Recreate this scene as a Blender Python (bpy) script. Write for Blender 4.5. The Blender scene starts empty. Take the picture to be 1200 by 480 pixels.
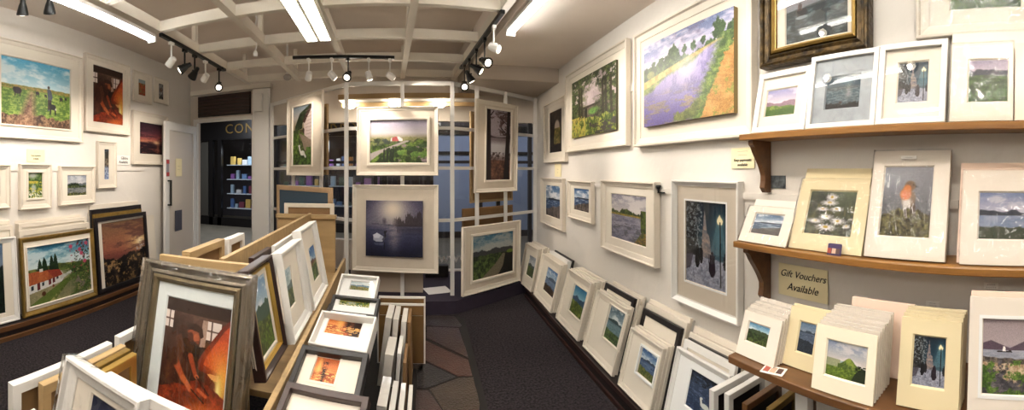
import bpy, bmesh, math, random
import numpy as np
from mathutils import Vector, Matrix, Euler

# ------------------------------------------------------------------ camera model
K = 0.0022           # radians per pixel of the 1200 px wide cylindrical panorama
EYE = 1.5
HX, HY = 500, 200
scene = bpy.context.scene
COL = scene.collection
PI = math.pi
def xy(px, r):
    t = (px-HX)*K
    return r*math.sin(t), r*math.cos(t)
def gnd(px, py, z=0.0):
    r = (EYE-z)/((py-HY)*K)
    return xy(px, r)
AL = 0.10            # the shop's left wall and ceiling grid are turned by this angle
CA, SA = math.cos(AL), math.sin(AL)
def ac(a, c):        # (along, across) of the turned grid -> world x, y
    return (c*CA - a*SA, a*CA + c*SA)

# ------------------------------------------------------------------ materials
def lin(c):
    return tuple((v/12.92 if v <= .04045 else ((v+.055)/1.055)**2.4) for v in c)
def rgb(h):
    return tuple(int(h[i:i+2], 16)/255 for i in (0, 2, 4))
MATS = {}
def mat(name, col, rough=.6, metal=0, noise=0, nscale=8, bump=0, bscale=60, emit=0, spec=.5, coat=0, stretch=None, col2=None):
    if name in MATS: return MATS[name]
    m = bpy.data.materials.new(name); m.use_nodes = True
    nt = m.node_tree; b = nt.nodes['Principled BSDF']
    c = lin(rgb(col)) if isinstance(col, str) else lin(col)
    b.inputs['Base Color'].default_value = (*c, 1)
    b.inputs['Roughness'].default_value = rough
    b.inputs['Metallic'].default_value = metal
    b.inputs['Specular IOR Level'].default_value = spec
    b.inputs['Coat Weight'].default_value = coat
    if emit:
        b.inputs['Emission Color'].default_value = (*c, 1)
        b.inputs['Emission Strength'].default_value = emit
    if noise or bump:
        tc = nt.nodes.new('ShaderNodeTexCoord'); mp = nt.nodes.new('ShaderNodeMapping')
        nt.links.new(tc.outputs['Object'], mp.inputs['Vector'])
        if stretch: mp.inputs['Scale'].default_value = stretch
    if noise:
        n = nt.nodes.new('ShaderNodeTexNoise'); n.inputs['Scale'].default_value = nscale
        n.inputs['Detail'].default_value = 5
        nt.links.new(mp.outputs['Vector'], n.inputs['Vector'])
        r = nt.nodes.new('ShaderNodeValToRGB')
        c2 = lin(rgb(col2)) if col2 else tuple(v*(1-noise) for v in c)
        r.color_ramp.elements[0].position = .3; r.color_ramp.elements[1].position = .7
        r.color_ramp.elements[0].color = (*c2, 1); r.color_ramp.elements[1].color = (*c, 1)
        nt.links.new(n.outputs['Fac'], r.inputs['Fac'])
        nt.links.new(r.outputs['Color'], b.inputs['Base Color'])
    if bump:
        n2 = nt.nodes.new('ShaderNodeTexNoise'); n2.inputs['Scale'].default_value = bscale
        n2.inputs['Detail'].default_value = 4
        nt.links.new(mp.outputs['Vector'], n2.inputs['Vector'])
        bp = nt.nodes.new('ShaderNodeBump'); bp.inputs['Strength'].default_value = bump
        bp.inputs['Distance'].default_value = .01
        nt.links.new(n2.outputs['Fac'], bp.inputs['Height'])
        nt.links.new(bp.outputs['Normal'], b.inputs['Normal'])
    MATS[name] = m
    return m
def clear_mat(name, gloss=.06, rough=.02, bump=0, bscale=12, tint=(1, 1, 1)):
    if name in MATS: return MATS[name]
    m = bpy.data.materials.new(name); m.use_nodes = True
    nt = m.node_tree; nt.nodes.clear()
    out = nt.nodes.new('ShaderNodeOutputMaterial'); mix = nt.nodes.new('ShaderNodeMixShader')
    tr = nt.nodes.new('ShaderNodeBsdfTransparent'); gl = nt.nodes.new('ShaderNodeBsdfGlossy')
    tr.inputs['Color'].default_value = (*tint, 1); gl.inputs['Roughness'].default_value = rough
    mix.inputs['Fac'].default_value = gloss
    fr = nt.nodes.new('ShaderNodeLayerWeight'); fr.inputs['Blend'].default_value = .5
    pw = nt.nodes.new('ShaderNodeMath'); pw.operation = 'POWER'; pw.inputs[1].default_value = 5
    nt.links.new(fr.outputs['Facing'], pw.inputs[0])
    mm = nt.nodes.new('ShaderNodeMath'); mm.operation = 'MULTIPLY_ADD'; mm.inputs[1].default_value = .7; mm.inputs[2].default_value = gloss; mm.use_clamp = True
    nt.links.new(pw.outputs[0], mm.inputs[0]); nt.links.new(mm.outputs[0], mix.inputs['Fac'])
    nt.links.new(tr.outputs[0], mix.inputs[1]); nt.links.new(gl.outputs[0], mix.inputs[2])
    nt.links.new(mix.outputs[0], out.inputs['Surface'])
    if bump:
        tc = nt.nodes.new('ShaderNodeTexCoord'); mp = nt.nodes.new('ShaderNodeMapping')
        mp.inputs['Scale'].default_value = (1, 1, .4); mp.inputs['Rotation'].default_value = (0, .75, 0)
        nt.links.new(tc.outputs['Object'], mp.inputs['Vector'])
        n = nt.nodes.new('ShaderNodeTexNoise'); n.inputs['Scale'].default_value = bscale
        n.inputs['Detail'].default_value = 2; n.inputs['Distortion'].default_value = 1.2
        nt.links.new(mp.outputs['Vector'], n.inputs['Vector'])
        bp = nt.nodes.new('ShaderNodeBump'); bp.inputs['Strength'].default_value = bump; bp.inputs['Distance'].default_value = .02
        nt.links.new(n.outputs['Fac'], bp.inputs['Height'])
        for g in (gl, fr): nt.links.new(bp.outputs['Normal'], g.inputs['Normal'])
    MATS[name] = m
    return m

# ------------------------------------------------------------------ mesh helpers
def link(o, parent=None):
    COL.objects.link(o)
    if parent: o.parent = parent
    return o
def obj(name, bm, m, parent=None, smooth=False):
    me = bpy.data.meshes.new(name)
    bmesh.ops.recalc_face_normals(bm, faces=bm.faces)
    bm.to_mesh(me); bm.free()
    for x in (m if isinstance(m, (list, tuple)) else [m]): me.materials.append(x)
    if smooth:
        for p in me.polygons: p.use_smooth = True
    return link(bpy.data.objects.new(name, me), parent)
def tag(o, label=None, cat=None, group=None, kind=None):
    if label: o['label'] = label
    if cat: o['category'] = cat
    if group: o['group'] = group
    if kind: o['kind'] = kind
    return o
def empty(name, loc=(0, 0, 0), rot=(0, 0, 0)):
    o = bpy.data.objects.new(name, None); o.empty_display_size = .05
    o.location = loc; o.rotation_euler = rot
    return link(o)
def box(bm, x0, x1, y0, y1, z0, z1, M=None, bev=0):
    vs = [bm.verts.new(Vector(p)) for p in ((x0,y0,z0),(x1,y0,z0),(x1,y1,z0),(x0,y1,z0),(x0,y0,z1),(x1,y0,z1),(x1,y1,z1),(x0,y1,z1))]
    fs = [bm.faces.new([vs[i] for i in f]) for f in ((0,3,2,1),(4,5,6,7),(0,1,5,4),(1,2,6,5),(2,3,7,6),(3,0,4,7))]
    if bev:
        es = {e for f in fs for e in f.edges}
        r = bmesh.ops.bevel(bm, geom=list(es), offset=bev, segments=1, affect='EDGES')
        vs = list({v for f in r['faces'] for v in f.verts} | {v for v in vs if v.is_valid})
    if M is not None:
        for v in vs: v.co = M @ v.co
    return vs
def nb(): return bmesh.new()
def boxobj(name, m, x0, x1, y0, y1, z0, z1, parent=None, M=None, bev=0):
    bm = nb(); box(bm, x0, x1, y0, y1, z0, z1, M, bev); return obj(name, bm, m, parent)
def bar(bm, p, q, w, h, up=Vector((0, 0, 1))):
    """a rectangular bar from p to q, w wide, h high"""
    p, q = Vector(p), Vector(q); d = (q-p); L = d.length; d.normalize()
    s = d.cross(up)
    if s.length < 1e-4: s = Vector((1, 0, 0))
    s.normalize(); u = s.cross(d).normalized()
    M = Matrix((( *s, ), ( *d, ), ( *u, ))).transposed().to_4x4(); M.translation = p
    box(bm, -w/2, w/2, 0, L, -h/2, h/2, M)
def lathe(bm, prof, n=20, M=None):
    rings = []
    for r, z in prof:
        rings.append([bm.verts.new((max(r, 1e-5)*math.cos(2*PI*i/n), max(r, 1e-5)*math.sin(2*PI*i/n), z)) for i in range(n)])
    for a, b in zip(rings, rings[1:]):
        for i in range(n): bm.faces.new((a[i], a[(i+1) % n], b[(i+1) % n], b[i]))
    bm.faces.new(rings[0][::-1]); bm.faces.new(rings[-1])
    if M is not None:
        for rg in rings:
            for v in rg: v.co = M @ v.co
def prism(bm, pts, z0, z1):
    a = [bm.verts.new((x, y, z0)) for x, y in pts]; b = [bm.verts.new((x, y, z1)) for x, y in pts]
    n = len(pts)
    bm.faces.new(a[::-1]); bm.faces.new(b)
    for i in range(n): bm.faces.new((a[i], a[(i+1) % n], b[(i+1) % n], b[i]))
def copy_tree(o, parent=None):
    c = o.copy(); COL.objects.link(c)
    if parent: c.parent = parent
    for ch in [k for k in COL.objects if k.parent == o]: copy_tree(ch, c)
    return c
def text_bm(s, size, shear=0, extrude=.0008, align='CENTER', space=1):
    cu = bpy.data.curves.new('t', 'FONT'); cu.body = s; cu.size = size; cu.shear = shear
    cu.extrude = extrude; cu.align_x = align; cu.align_y = 'CENTER'; cu.resolution_u = 3; cu.space_character = space
    ob = bpy.data.objects.new('t', cu); COL.objects.link(ob)
    dg = bpy.context.evaluated_depsgraph_get()
    me = bpy.data.meshes.new_from_object(ob.evaluated_get(dg))
    bm = nb(); bm.from_mesh(me)
    bpy.data.objects.remove(ob); bpy.data.meshes.remove(me); bpy.data.curves.remove(cu)
    # text lies in xy; stand it up in xz facing -y
    for v in bm.verts: v.co = Vector((v.co.x, -v.co.z, v.co.y))
    return bm

# ------------------------------------------------------------------ little paintings (colours of the printed pictures)
class Art:
    def __init__(s, nw, nh, seed=0, base='808080'):
        s.w, s.h = nw, nh
        s.V, s.U = np.meshgrid((np.arange(nh)+.5)/nh, (np.arange(nw)+.5)/nw, indexing='ij')
        s.asp = nw/nh
        s.C = np.zeros((nh, nw, 3)); s.C[:] = rgb(base)
        s.seed = seed
    def noise(s, fx, fy=None, k=0, octv=5, warp=None):
        if fy is None: fy = fx/s.asp
        out = np.zeros((s.h, s.w)); amp = 1; tot = 0
        rs = np.random.RandomState(s.seed*131+k*17+5)
        U = s.U if warp is None else s.U+warp
        for o in range(octv):
            g = rs.rand(66, 66)
            x = (U*fx*2**o + 7.3*o) % 64; y = (s.V*fy*2**o + 3.1*o) % 64
            xi, yi = x.astype(int), y.astype(int); xf, yf = x-xi, y-yi
            xf = xf*xf*(3-2*xf); yf = yf*yf*(3-2*yf)
            v = (g[yi, xi]*(1-xf)+g[yi, xi+1]*xf)*(1-yf)+(g[yi+1, xi]*(1-xf)+g[yi+1, xi+1]*xf)*yf
            out += v*amp; tot += amp; amp *= .68
        o = out/tot
        return np.clip((o-.5)*2.0+.5, 0, 1)
    def blend(s, m, col):
        c = np.array(rgb(col)) if isinstance(col, str) else np.asarray(col)
        m = np.clip(m, 0, 1)[..., None]
        s.C = s.C*(1-m)+c*m
    def mixc(s, a, b, t):
        t = np.clip(t, 0, 1)[..., None]
        return np.array(rgb(a))*(1-t)+np.array(rgb(b))*t
    def grad(s, stops, v0=0, v1=1, t=None):
        if t is None: t = (s.V-v0)/(v1-v0)
        xs = [p for p, _ in stops]; cs = np.array([rgb(c) for _, c in stops])
        return np.stack([np.interp(t, xs, cs[:, i]) for i in range(3)], -1)
    def step(s, d, soft=.006): return np.clip(.5+d/soft/2, 0, 1)
    def poly(s, pts, col, a=1):
        ins = np.zeros((s.h, s.w), bool); n = len(pts)
        for i in range(n):
            x0, y0 = pts[i]; x1, y1 = pts[(i+1) % n]
            if y0 == y1: continue
            cond = ((y0 > s.V) != (y1 > s.V)) & (s.U < (x1-x0)*(s.V-y0)/(y1-y0)+x0)
            ins ^= cond
        s.blend(ins*a, col); return ins
    def ell(s, cx, cy, rx, ry, col, a=1, soft=.25):
        d = np.sqrt(((s.U-cx)/rx)**2+((s.V-cy)/ry)**2)
        s.blend(np.clip((1-d)/soft, 0, 1)*a, col)
    def bush(s, cx, cy, rx, ry, a, b, k=40):
        d = np.sqrt(((s.U-cx)/rx)**2+((s.V-cy)/ry)**2)+(s.noise(22, None, k)-.5)*.8
        sh = s.noise(26, None, k+1)*.7+.3*(1-np.clip((s.V-cy)/ry*.5+.5, 0, 1))
        s.blend(np.clip((1-d)*6, 0, 1), s.mixc(a, b, sh))
    def glow(s, cx, cy, rx, ry, col, a=1, p=1):
        d = ((s.U-cx)/rx)**2+((s.V-cy)/ry)**2
        s.blend(np.exp(-d)**p*a, col)
    def line(s, x0, y0, x1, y1, w, col, a=1, w1=None):
        dx, dy = x1-x0, (y1-y0)/s.asp
        L = dx*dx+dy*dy+1e-9
        t = np.clip(((s.U-x0)*dx+(s.V-y0)/s.asp*dy)/L, 0, 1)
        ww = w if w1 is None else w+(w1-w)*t
        d = np.hypot(s.U-x0-t*dx, (s.V-y0)/s.asp-t*dy)
        s.blend(np.clip((ww-d)/(.4*w)+.5, 0, 1)*a, col)
    def th(s, n, t): return np.clip((n-t)*7+.3, 0, 1)
    def below(s, y, amp=0, f=5, k=1):   # mask below a wavy ridge line y(u)
        yy = y if np.ndim(y) else np.full_like(s.U, y)
        n = s.noise(f, .01, k, 4)
        return s.step(s.V-(yy+(n-.5)*amp))
    def dapple(s, m, a, b, f=20, k=3, thr=.5, soft=.55, fy=None):
        n = s.noise(f, fy, k)
        s.blend(m, s.mixc(a, b, (n-thr)/soft+.5))
    def sky(s, top, bot, cloud=None, h=.5, k=9, f=3, amt=.7):
        s.C[:] = s.grad([(0, top), (1, bot)], 0, h)
        if cloud: s.blend(np.clip((s.noise(f, f*2.2, k)-.45)*3, 0, 1)*amt, cloud)

def land(nw, nh, seed, top='5d8fc0', bot='cfdde6', cloud='f0f0ee', h=.45, far='6d7f8a', near='7a9440', near2='3f5a22', mid=None, water=None, fore=None, fore2=None, amp=.12):
    """open country: sky, far hills, an optional stretch of water, near ground"""
    A = Art(nw, nh, seed); A.sky(top, bot, cloud, h)
    A.blend(A.below(h-.03, amp, 3, 2), far)
    if water: A.blend(A.below(h+.04), A.mixc(water, bot, A.noise(4, 26, 4)*.5))
    if mid: A.dapple(A.below(h+.07, .04, 4, 5), mid, near, 14, 6)
    g = h+.14 if not water else h+.3
    A.dapple(A.below(g+A.U*.08-.04, .06, 4, 7), near2, near, 18, 8); A.blend(np.clip(A.noise(5, 9, 14)-.45, 0, 1)*1.4*(A.V > g), near2)
    if fore: A.dapple(A.below(.8-A.U*.12, .1, 5, 10), fore2 or near2, fore, 24, 11)
    return A.C

def p_cows(nw, nh):
    A = Art(nw, nh, 1); A.sky('5cb7dc', 'c9dfe6', 'eef3f2', .42, f=2.5, amt=.8)
    A.dapple(A.below(.40, .02), 'b89a4c', '7f8a3c', 30, 2, fy=40)
    A.dapple(A.below(.46, .02), '5c8426', 'a4bc50', 22, 3, fy=34)
    A.dapple(A.below(.86, .10, 6), '5a4030', 'b08a68', 30, 4)
    path = A.step(.5*(.04+(A.V-.47)*.42)-np.abs(A.U-(.42-(A.V-.47)*.16)), .05)*(A.V > .47)
    A.blend(path, A.mixc('6e4a34', 'caa07c', A.noise(30, 30, 6)))
    A.blend(path*(A.U > .44)*.5, '4a3428')
    for cx, cy, r in ((.22, .48, .065), (.5, .48, .03), (.62, .5, .02), (.86, .52, .03), (.93, .5, .02)):
        A.ell(cx, cy, r, r*.9, '3c3238'); A.ell(cx-r*.6, cy-r*.3, r*.4, r*.5, '2c2428'); A.line(cx-r*.5, cy, cx-r*.5, cy+r*1.3, .006, '2c2428'); A.line(cx+r*.5, cy, cx+r*.5, cy+r*1.3, .006, '2c2428')
    A.ell(.665, .365, .022, .028, '5a4a44'); A.poly([(.64, .39), (.70, .40), (.725, .52), (.70, .60), (.70, .72), (.655, .74), (.655, .56)], '55606e')
    A.poly([(.655, .56), (.71, .56), (.70, .70), (.655, .72)], '4a3a30')
    A.ell(.73, .67, .05, .05, '1c1a1c'); A.ell(.69, .63, .025, .03, '1c1a1c'); A.line(.76, .68, .77, .78, .01, '1c1a1c'); A.line(.7, .68, .69, .78, .01, '1c1a1c'); A.ell(.775, .70, .012, .02, 'd8d4cc')
    return A.C
def p_smith(nw, nh):
    A = Art(nw, nh, 2)
    A.C[:] = A.mixc('2e1a14', '6e4a38', A.noise(6, 9, 1)*.9)
    A.blend(np.clip((.35-A.V)*3, 0, 1)*.8, A.mixc('6c4c3c', 'a48470', A.noise(5, 4, 2)))
    A.blend((A.V < .12)*.8, '3a221a')
    for x0, y0, x1, y1 in ((.0, .13, .13, .30), (.60, .15, .88, .33)):
        A.poly([(x0, y0), (x1, y0), (x1, y1), (x0, y1)], 'e8dcd4')
        m = (x0+x1)/2; A.line(m, y0, m, y1, .010, '6a4c40'); A.line(x0, (y0+y1)/2, x1, (y0+y1)/2, .010, '6a4c40')
    A.poly([(.60, .15), (.68, .15), (.66, .40), (.58, .42)], 'b89a88')
    A.poly([(.0, .30), (.12, .31), (.1, .7), (0, .8)], '5a3a2e')
    A.poly([(.45, .42), (.70, .40), (.66, .52), (.5, .52)], '2a1c1a')
    # chimney hood glowing on the right
    A.poly([(1, .10), (.90, .17), (.62, .48), (.58, .55), (.60, .62), (1, .66)], '8a2c14')
    hood = A.poly([(1, .16), (.94, .2), (.70, .48), (.66, .56), (1, .62)], 'b8401c')
    A.blend(hood*A.noise(6, 9, 5), 'e8602a')
    A.glow(.86, .50, .18, .12, 'f07a30', .9); A.glow(.98, .66, .16, .22, 'ffb040', 1)
    A.poly([(.74, .63), (.90, .62), (.9, .68), (.74, .67)], 'f8b060')
    A.poly([(.70, .62), (.86, .70), (.95, .95), (.70, .95)], '7a2c16', .8)
    A.glow(.92, .85, .06, .22, 'ffe060', 1); A.glow(.90, .75, .03, .1, 'fff0a0', 1)
    # anvil and hearth
    A.blend(A.below(.80+.08*np.cos(A.U*5), .03, 6), A.mixc('5a1c10', 'd05020', A.noise(8, 12, 7)))
    A.glow(.75, .97, .3, .08, 'f08030', .8)
    # the smith
    A.poly([(.10, .42), (.20, .27), (.38, .235), (.50, .27), (.50, .40), (.47, .55), (.50, .80), (.12, .82), (.02, .75), (.04, .55)], A.mixc('3c1c14', '6e3c26', A.noise(7, 10, 8)))
    A.poly([(.14, .40), (.28, .33), (.36, .48), (.30, .62), (.14, .62)], '7c4a30', .7)
    A.ell(.47, .29, .105, .062, 'a85a36', soft=.3); A.ell(.52, .335, .07, .05, 'c06a40', soft=.4)
    A.poly([(.35, .275), (.38, .215), (.50, .20), (.60, .235), (.63, .31), (.59, .335), (.55, .28), (.45, .27)], '4a2a20')
    A.ell(.545, .375, .03, .018, '8e4426'); A.ell(.43, .34, .05, .05, '6a3020')
    A.line(.20, .58, .38, .75, .060, 'c05a2c', 1, .042); A.line(.38, .74, .50, .82, .040, 'd8743a', 1, .035)
    A.line(.46, .52, .56, .68, .040, 'b85028', 1, .03); A.ell(.585, .69, .035, .025, 'd87840')
    A.line(.12, .42, .20, .60, .085, '5a3020', 1, .07)
    A.line(.52, .82, .72, .90, .009, '3a1c14'); A.line(.58, .69, .78, .82, .010, '4a1c10')
    A.line(.62, .80, .74, .84, .02, 'e07038')
    return A.C
def p_cottage(nw, nh):
    A = Art(nw, nh, 3); A.sky('2f7fa4', 'b8d2d4', 'e4ecec', .42, f=2.6, amt=.75)
    A.dapple(A.below(.40-.03*np.sin(A.U*4), .03), '4c5c30', '8a9248', 14, 2)
    A.dapple(A.below(.46, .02), '6a7a34', '8e9c4c', 12, 3, fy=24)
    A.dapple(A.below(.66, .04), '5a6e2c', 'b0ac68', 12, 4)
    A.poly([(0, .80), (.48, .50), (.85, .52), (.5, .7), (.12, 1), (0, 1)], 'a89c7a', .8)
    A.poly([(0, 1), (.3, .82), (.55, .68), (.62, .72), (.35, .95), (.3, 1)], '6c8434', .9)
    A.poly([(.40, .98), (.60, .75), (.78, .66), (.82, .75), (.7, .95), (.6, 1)], '8f8a6a', .8)
    for x, y, r in ((.18, .38, .05), (.25, .36, .06), (.36, .34, .05), (.42, .32, .05)):
        A.poly([(x-r, .50), (x-r*.4, y-.09), (x, y-.16), (x+r*.5, y-.08), (x+r, .50)], A.mixc('16301c', '2e4c28', A.noise(20, 30, 5)))
    A.poly([(0, .50), (.35, .48), (.50, .50), (.56, .62), (.50, .70), (.0, .80)], 'dcdcd8')
    A.poly([(0, .44), (.18, .435), (.48, .47), (.53, .58), (.3, .62), (0, .66)], A.mixc('b0502c', 'd07c40', A.noise(16, 6, 6)))
    A.poly([(.28, .44), (.48, .47), (.53, .58), (.38, .60)], 'a03c2c', .9)
    A.poly([(.17, .40), (.22, .40), (.22, .45), (.17, .45)], 'd8d4cc')
    for x in (.04, .2, .42): A.poly([(x, .68-x*.2), (x+.035, .675-x*.2), (x+.035, .75-x*.28), (x, .76-x*.28)], '303c48')
    for x in (.13, .30, .36): A.poly([(x, .66-x*.15), (x+.04, .65-x*.15), (x+.04, .79-x*.3), (x, .80-x*.3)], '7c2830')
    A.poly([(.48, .60), (.68, .53), (.69, .58), (.49, .66)], 'c8c8c0'); A.ell(.22, .84, .035, .045, '6a3c20'); A.ell(.37, .74, .02, .03, '8c4c2c')
    m = np.clip((A.U-.55-.25*(A.V-.35)+.35*np.abs(A.V-.75))*6, 0, 1)*(A.V > .42)
    n = A.noise(18, 22, 8); A.blend(m*(n > .35), A.mixc('1e3418', '6c8c40', n))
    A.blend((A.U > .72)*(A.V > .62)*A.th(A.noise(14, 12, 12), .48), '8a7c70')
    nn = A.noise(30, 30, 9); A.blend((A.U+A.V*.25 > .80)*(nn > .60)*(A.V < .6), '2c4420')
    A.blend((A.U > .66)*(A.V < .7)*A.th(A.noise(26, 26, 10), .80), 'b04058')
    for x, y in ((.68, .10), (.83, .18), (.86, .26), (.95, .08), (.91, .42)): A.ell(x, y, .035, .04, 'd05070')
    return A.C
def p_rocksun(nw, nh):
    A = Art(nw, nh, 4); A.C[:] = A.grad([(0, '8c6a4a'), (.25, 'a87050'), (.42, 'b06a50'), (.55, '8e4c44'), (1, '4a2c28')])
    A.glow(.68, .38, .22, .14, 'ffd88a', .9); A.glow(.68, .38, .07, .06, 'fff0c8', 1)
    A.blend(np.clip((A.noise(3, 11, 2)-.55)*4, 0, 1)*(A.V < .5)*.7, '6a4040')
    n = A.noise(10, 14, 3)
    A.blend(A.below(.56-.16*np.clip(A.U-.35, 0, 1), .08, 8), A.mixc('141010', '6a5444', (n-.4)*1.6))
    A.blend(A.below(.58, .04)*A.th(A.noise(24, 18, 5), .66), 'b08c58')
    A.blend(((A.V > .44)*(A.V < .52)*(A.U > .6)*A.th(A.noise(14, 10, 6), .5)), 'c8bcb4')
    A.blend(np.clip((A.V-.75)*3, 0, 1)*.5, '181210')
    return A.C
def p_sunset(nw, nh, warm=0):
    A = Art(nw, nh, 5+warm)
    if warm: A.C[:] = A.grad([(0, 'b8602c'), (.3, 'd87838'), (.55, 'f0a050'), (.62, 'b05024'), (1, 'c86c30')])
    else: A.C[:] = A.grad([(0, '3c2434'), (.3, '6c3848'), (.5, 'b86058'), (.6, 'd89068'), (.66, '3c2030'), (1, '281820')])
    A.blend(np.clip((A.noise(2, 14, 2)-.5)*3, 0, 1)*.6, 'e06c30' if warm else '2e1a2a')
    if warm:
        x = .62 if warm == 1 else .45
        A.glow(x-.25, .4, .1, .5, 'ffd070', .7)
        A.blend(np.clip(1-np.abs(A.U-x)/.16, 0, 1)*A.th(A.noise(9, 9, 3), .35)*(A.V > .15), '30140e')
        if warm == 1: A.blend(A.step(A.U-.72, .1), '38180f')
        A.blend((A.V > .6)*A.th(A.noise(8, 30, 4), .6), 'ffc870')
    else:
        A.glow(.75, .62, .14, .06, 'ffd8a0', .9); A.glow(.8, .8, .05, .2, 'd88850', .5)
        A.blend((A.V > .66)*A.th(A.noise(5, 30, 4), .66)*.6, 'b86c58')
    return A.C
def p_winter(nw, nh):
    A = Art(nw, nh, 7); A.C[:] = A.grad([(0, '16283c'), (.35, '1e4458'), (.6, '46606c'), (1, '8c94a0')])
    A.glow(.86, .35, .16, .3, '3c7080', .8)
    A.poly([(.40, .66), (.43, .38), (.46, .2), (.485, .08), (.51, .2), (.54, .36), (.60, .40), (.66, .66)], A.mixc('6c6c78', 'b49c8c', A.noise(10, 26, 2)))
    A.blend(A.step(.20-A.V*.04-np.abs(A.U-.02)+.1, .1)*(A.V < .85), A.mixc('14161c', '5a5650', A.noise(10, 18, 3)))
    A.blend((A.U < .42)*(A.V < .55)*A.th(A.noise(26, 40, 4), .60), '8c9498')
    A.blend(A.below(.66, .02), A.mixc('7c8092', 'b8bac8', A.noise(20, 36, 5)))
    A.poly([(0, .66), (.2, .64), (.12, .82), (0, .86)], '4c4450', .8)
    A.poly([(.80, .16), (.88, .16), (1.0, .6), (.62, .6)], '9cb8c0', .25)
    A.poly([(.78, .20), (.84, .13), (.92, .20), (.90, .24), (.80, .24)], 'f8e8b0'); A.glow(.85, .2, .07, .05, 'fff4c8', .9)
    A.line(.855, .22, .87, .96, .014, '121418')
    for x, y0, y1, w, c in ((.30, .56, .80, .065, '14141c'), (.40, .55, .74, .05, '201c24'), (.67, .61, .87, .08, '2c1c2c'), (.97, .6, .76, .05, '1c1a24')):
        A.ell(x, y0-.018, w*.45, .024, c); A.poly([(x-w*.7, y0), (x+w*.7, y0), (x+w, y1-.06), (x+w*.4, y1), (x-w*.4, y1), (x-w, y1-.06)], c)
    A.line(.58, .62, .6, .82, .006, '20202c')
    A.blend((A.V > .66)*A.th(A.noise(26, 40, 8), .72)*.4, '6c6c7c')
    return A.C
def p_river(nw, nh):
    A = Art(nw, nh, 8); A.sky('7486b4', 'c4b8d8', 'e8dcec', .34, f=3, amt=.8)
    A.blend(np.clip((A.noise(3, 5, 3)-.5)*4, 0, 1)*(A.V < .3)*.7, '7c7498')
    tree = .30-.05*A.U+(A.noise(14, 1, 4)-.5)*.10
    A.dapple(A.step(A.V-tree)*(A.U < .92), '2c4828', '5a7c3c', 26, 5)
    for x, y, r in ((.05, .34, .05), (.14, .32, .05), (.24, .28, .04), (.32, .27, .04), (.38, .21, .05), (.42, .25, .05), (.52, .23, .03), (.62, .22, .03), (.72, .20, .03), (.87, .15, .065), (.98, .20, .05)):
        A.bush(x, y, r, r*1.6, '1e3820', '5a7c40')
    A.ell(.10, .38, .06, .05, 'b0a850', .6)
    A.dapple(A.step(A.V-(.45-.23*A.U)), 'a88c38', 'd0b85c', 22, 6)
    A.dapple(A.step(A.V-(.54-.30*A.U))*(A.U < .93), '567030', '94a04c', 24, 7)
    w = A.step(A.V-(.60-.37*A.U+.02*np.sin(A.U*14)+(A.noise(16, 2, 19)-.5)*.03), .02)
    A.blend(w, A.grad([(0, 'c4b8e0'), (.35, '9c90c8'), (1, '6a5ca0')], .2, 1))
    A.glow(.55, .42, .15, .20, 'e4e0f0', .6)
    A.blend(w*A.th(A.noise(9, 34, 9), .56)*np.clip((A.V-.58)*6, 0, 1)*.6, A.mixc('8c7c60', 'c0a860', A.noise(9, 9, 10)))
    A.blend(w*A.th(A.noise(8, 3, 12), .6)*(A.V < .7)*.3, '5c5890')
    edge = .98-(A.V-.15)*.40
    A.blend(A.step(A.U-edge+.06+(A.noise(30, 30, 13)-.5)*.06, .04)*(A.V > .2), A.mixc('3e5c28', '90a850', A.noise(24, 24, 11)))
    A.blend(A.step(A.U-edge-.05-.03*(A.V < .4)+(A.noise(20, 20, 14)-.5)*.04)*(A.V > .26), A.mixc('bc8840', 'd8a860', A.noise(14, 22, 15)))
    A.blend((A.U > .75)*(A.V > .55)*A.th(A.noise(18, 18, 16), .74)*.7, '8ca040')
    for x, y in ((.60, .93), (.52, .96), (.44, .95), (.66, .86)): A.bush(x, y, .07, .06, '4c6030', 'a0a050', 60)
    return A.C
def p_riverdark(nw, nh):
    A = Art(nw, nh, 18); A.sky('8a8898', 'c8c0c0', 'e0d8d4', .36)
    A.dapple(A.below(.34, .12, 8), '38482c', '6c7838', 20, 2); A.dapple(A.step(A.V-.42)*(A.V < .52), 'b89840', '8c8434', 18, 3)
    A.blend(A.below(.46, .01), A.mixc('6c6c84', 'a8a4b0', A.noise(5, 20, 4)))
    A.dapple(A.step(A.U-(1.2-(A.V-.35)*.8)), 'a88440', '5c6c2c', 20, 5); A.dapple((A.U > .85)*(A.V > .3)*(A.V < .75), '3c4c24', '6c7c34', 20, 6)
    A.blend((A.V > .62)*A.th(A.noise(9, 30, 7), .6)*.5, '4c4c50')
    return A.C
def p_gate(nw, nh):
    A = Art(nw, nh, 9); A.C[:] = A.mixc('b8a4a8', 'd8c8c8', A.noise(5, 5, 1))
    A.blend((A.V > .50)*1., A.mixc('5c4a48', '8a7a6c', A.noise(12, 8, 2)))
    A.ell(.55, .62, .16, .07, '7cb850', soft=.5); A.poly([(.3, .52), (.75, .50), (.75, .53), (.3, .55)], '4a3c38')
    n = A.noise(13, 16, 3)
    m = np.maximum(A.step(.30-A.U+.12*(n-.5), .1), A.step(A.U-.66+.2*(n-.5)-.1*(A.V < .4), .1))
    m = np.maximum(m, A.step(.17+.3*(n-.5)+.7*np.abs(A.U-.45)**1.5-A.V, .1))
    A.blend(m*np.clip((n-.22)*8, 0, 1), A.mixc('22301c', '7c8848', A.noise(26, 30, 4)))
    for x in (.20, .26, .74, .80, .9): A.line(x, .2, x+.02, .75, .022, '3c3024', .8)
    A.poly([(.35, .55), (.4, .55), (.4, .7), (.35, .7)], '2c2a24')
    A.dapple(A.below(.72, .1, 5), '46601e', 'b8b850', 26, 6)
    A.blend((A.V > .8)*(A.U > .45)*A.th(A.noise(9, 14, 7), .5), '4c4444')
    A.blend((A.U < .35)*(A.V > .66)*A.th(A.noise(30, 18, 8), .45), 'c0b050')
    return A.C
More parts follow.
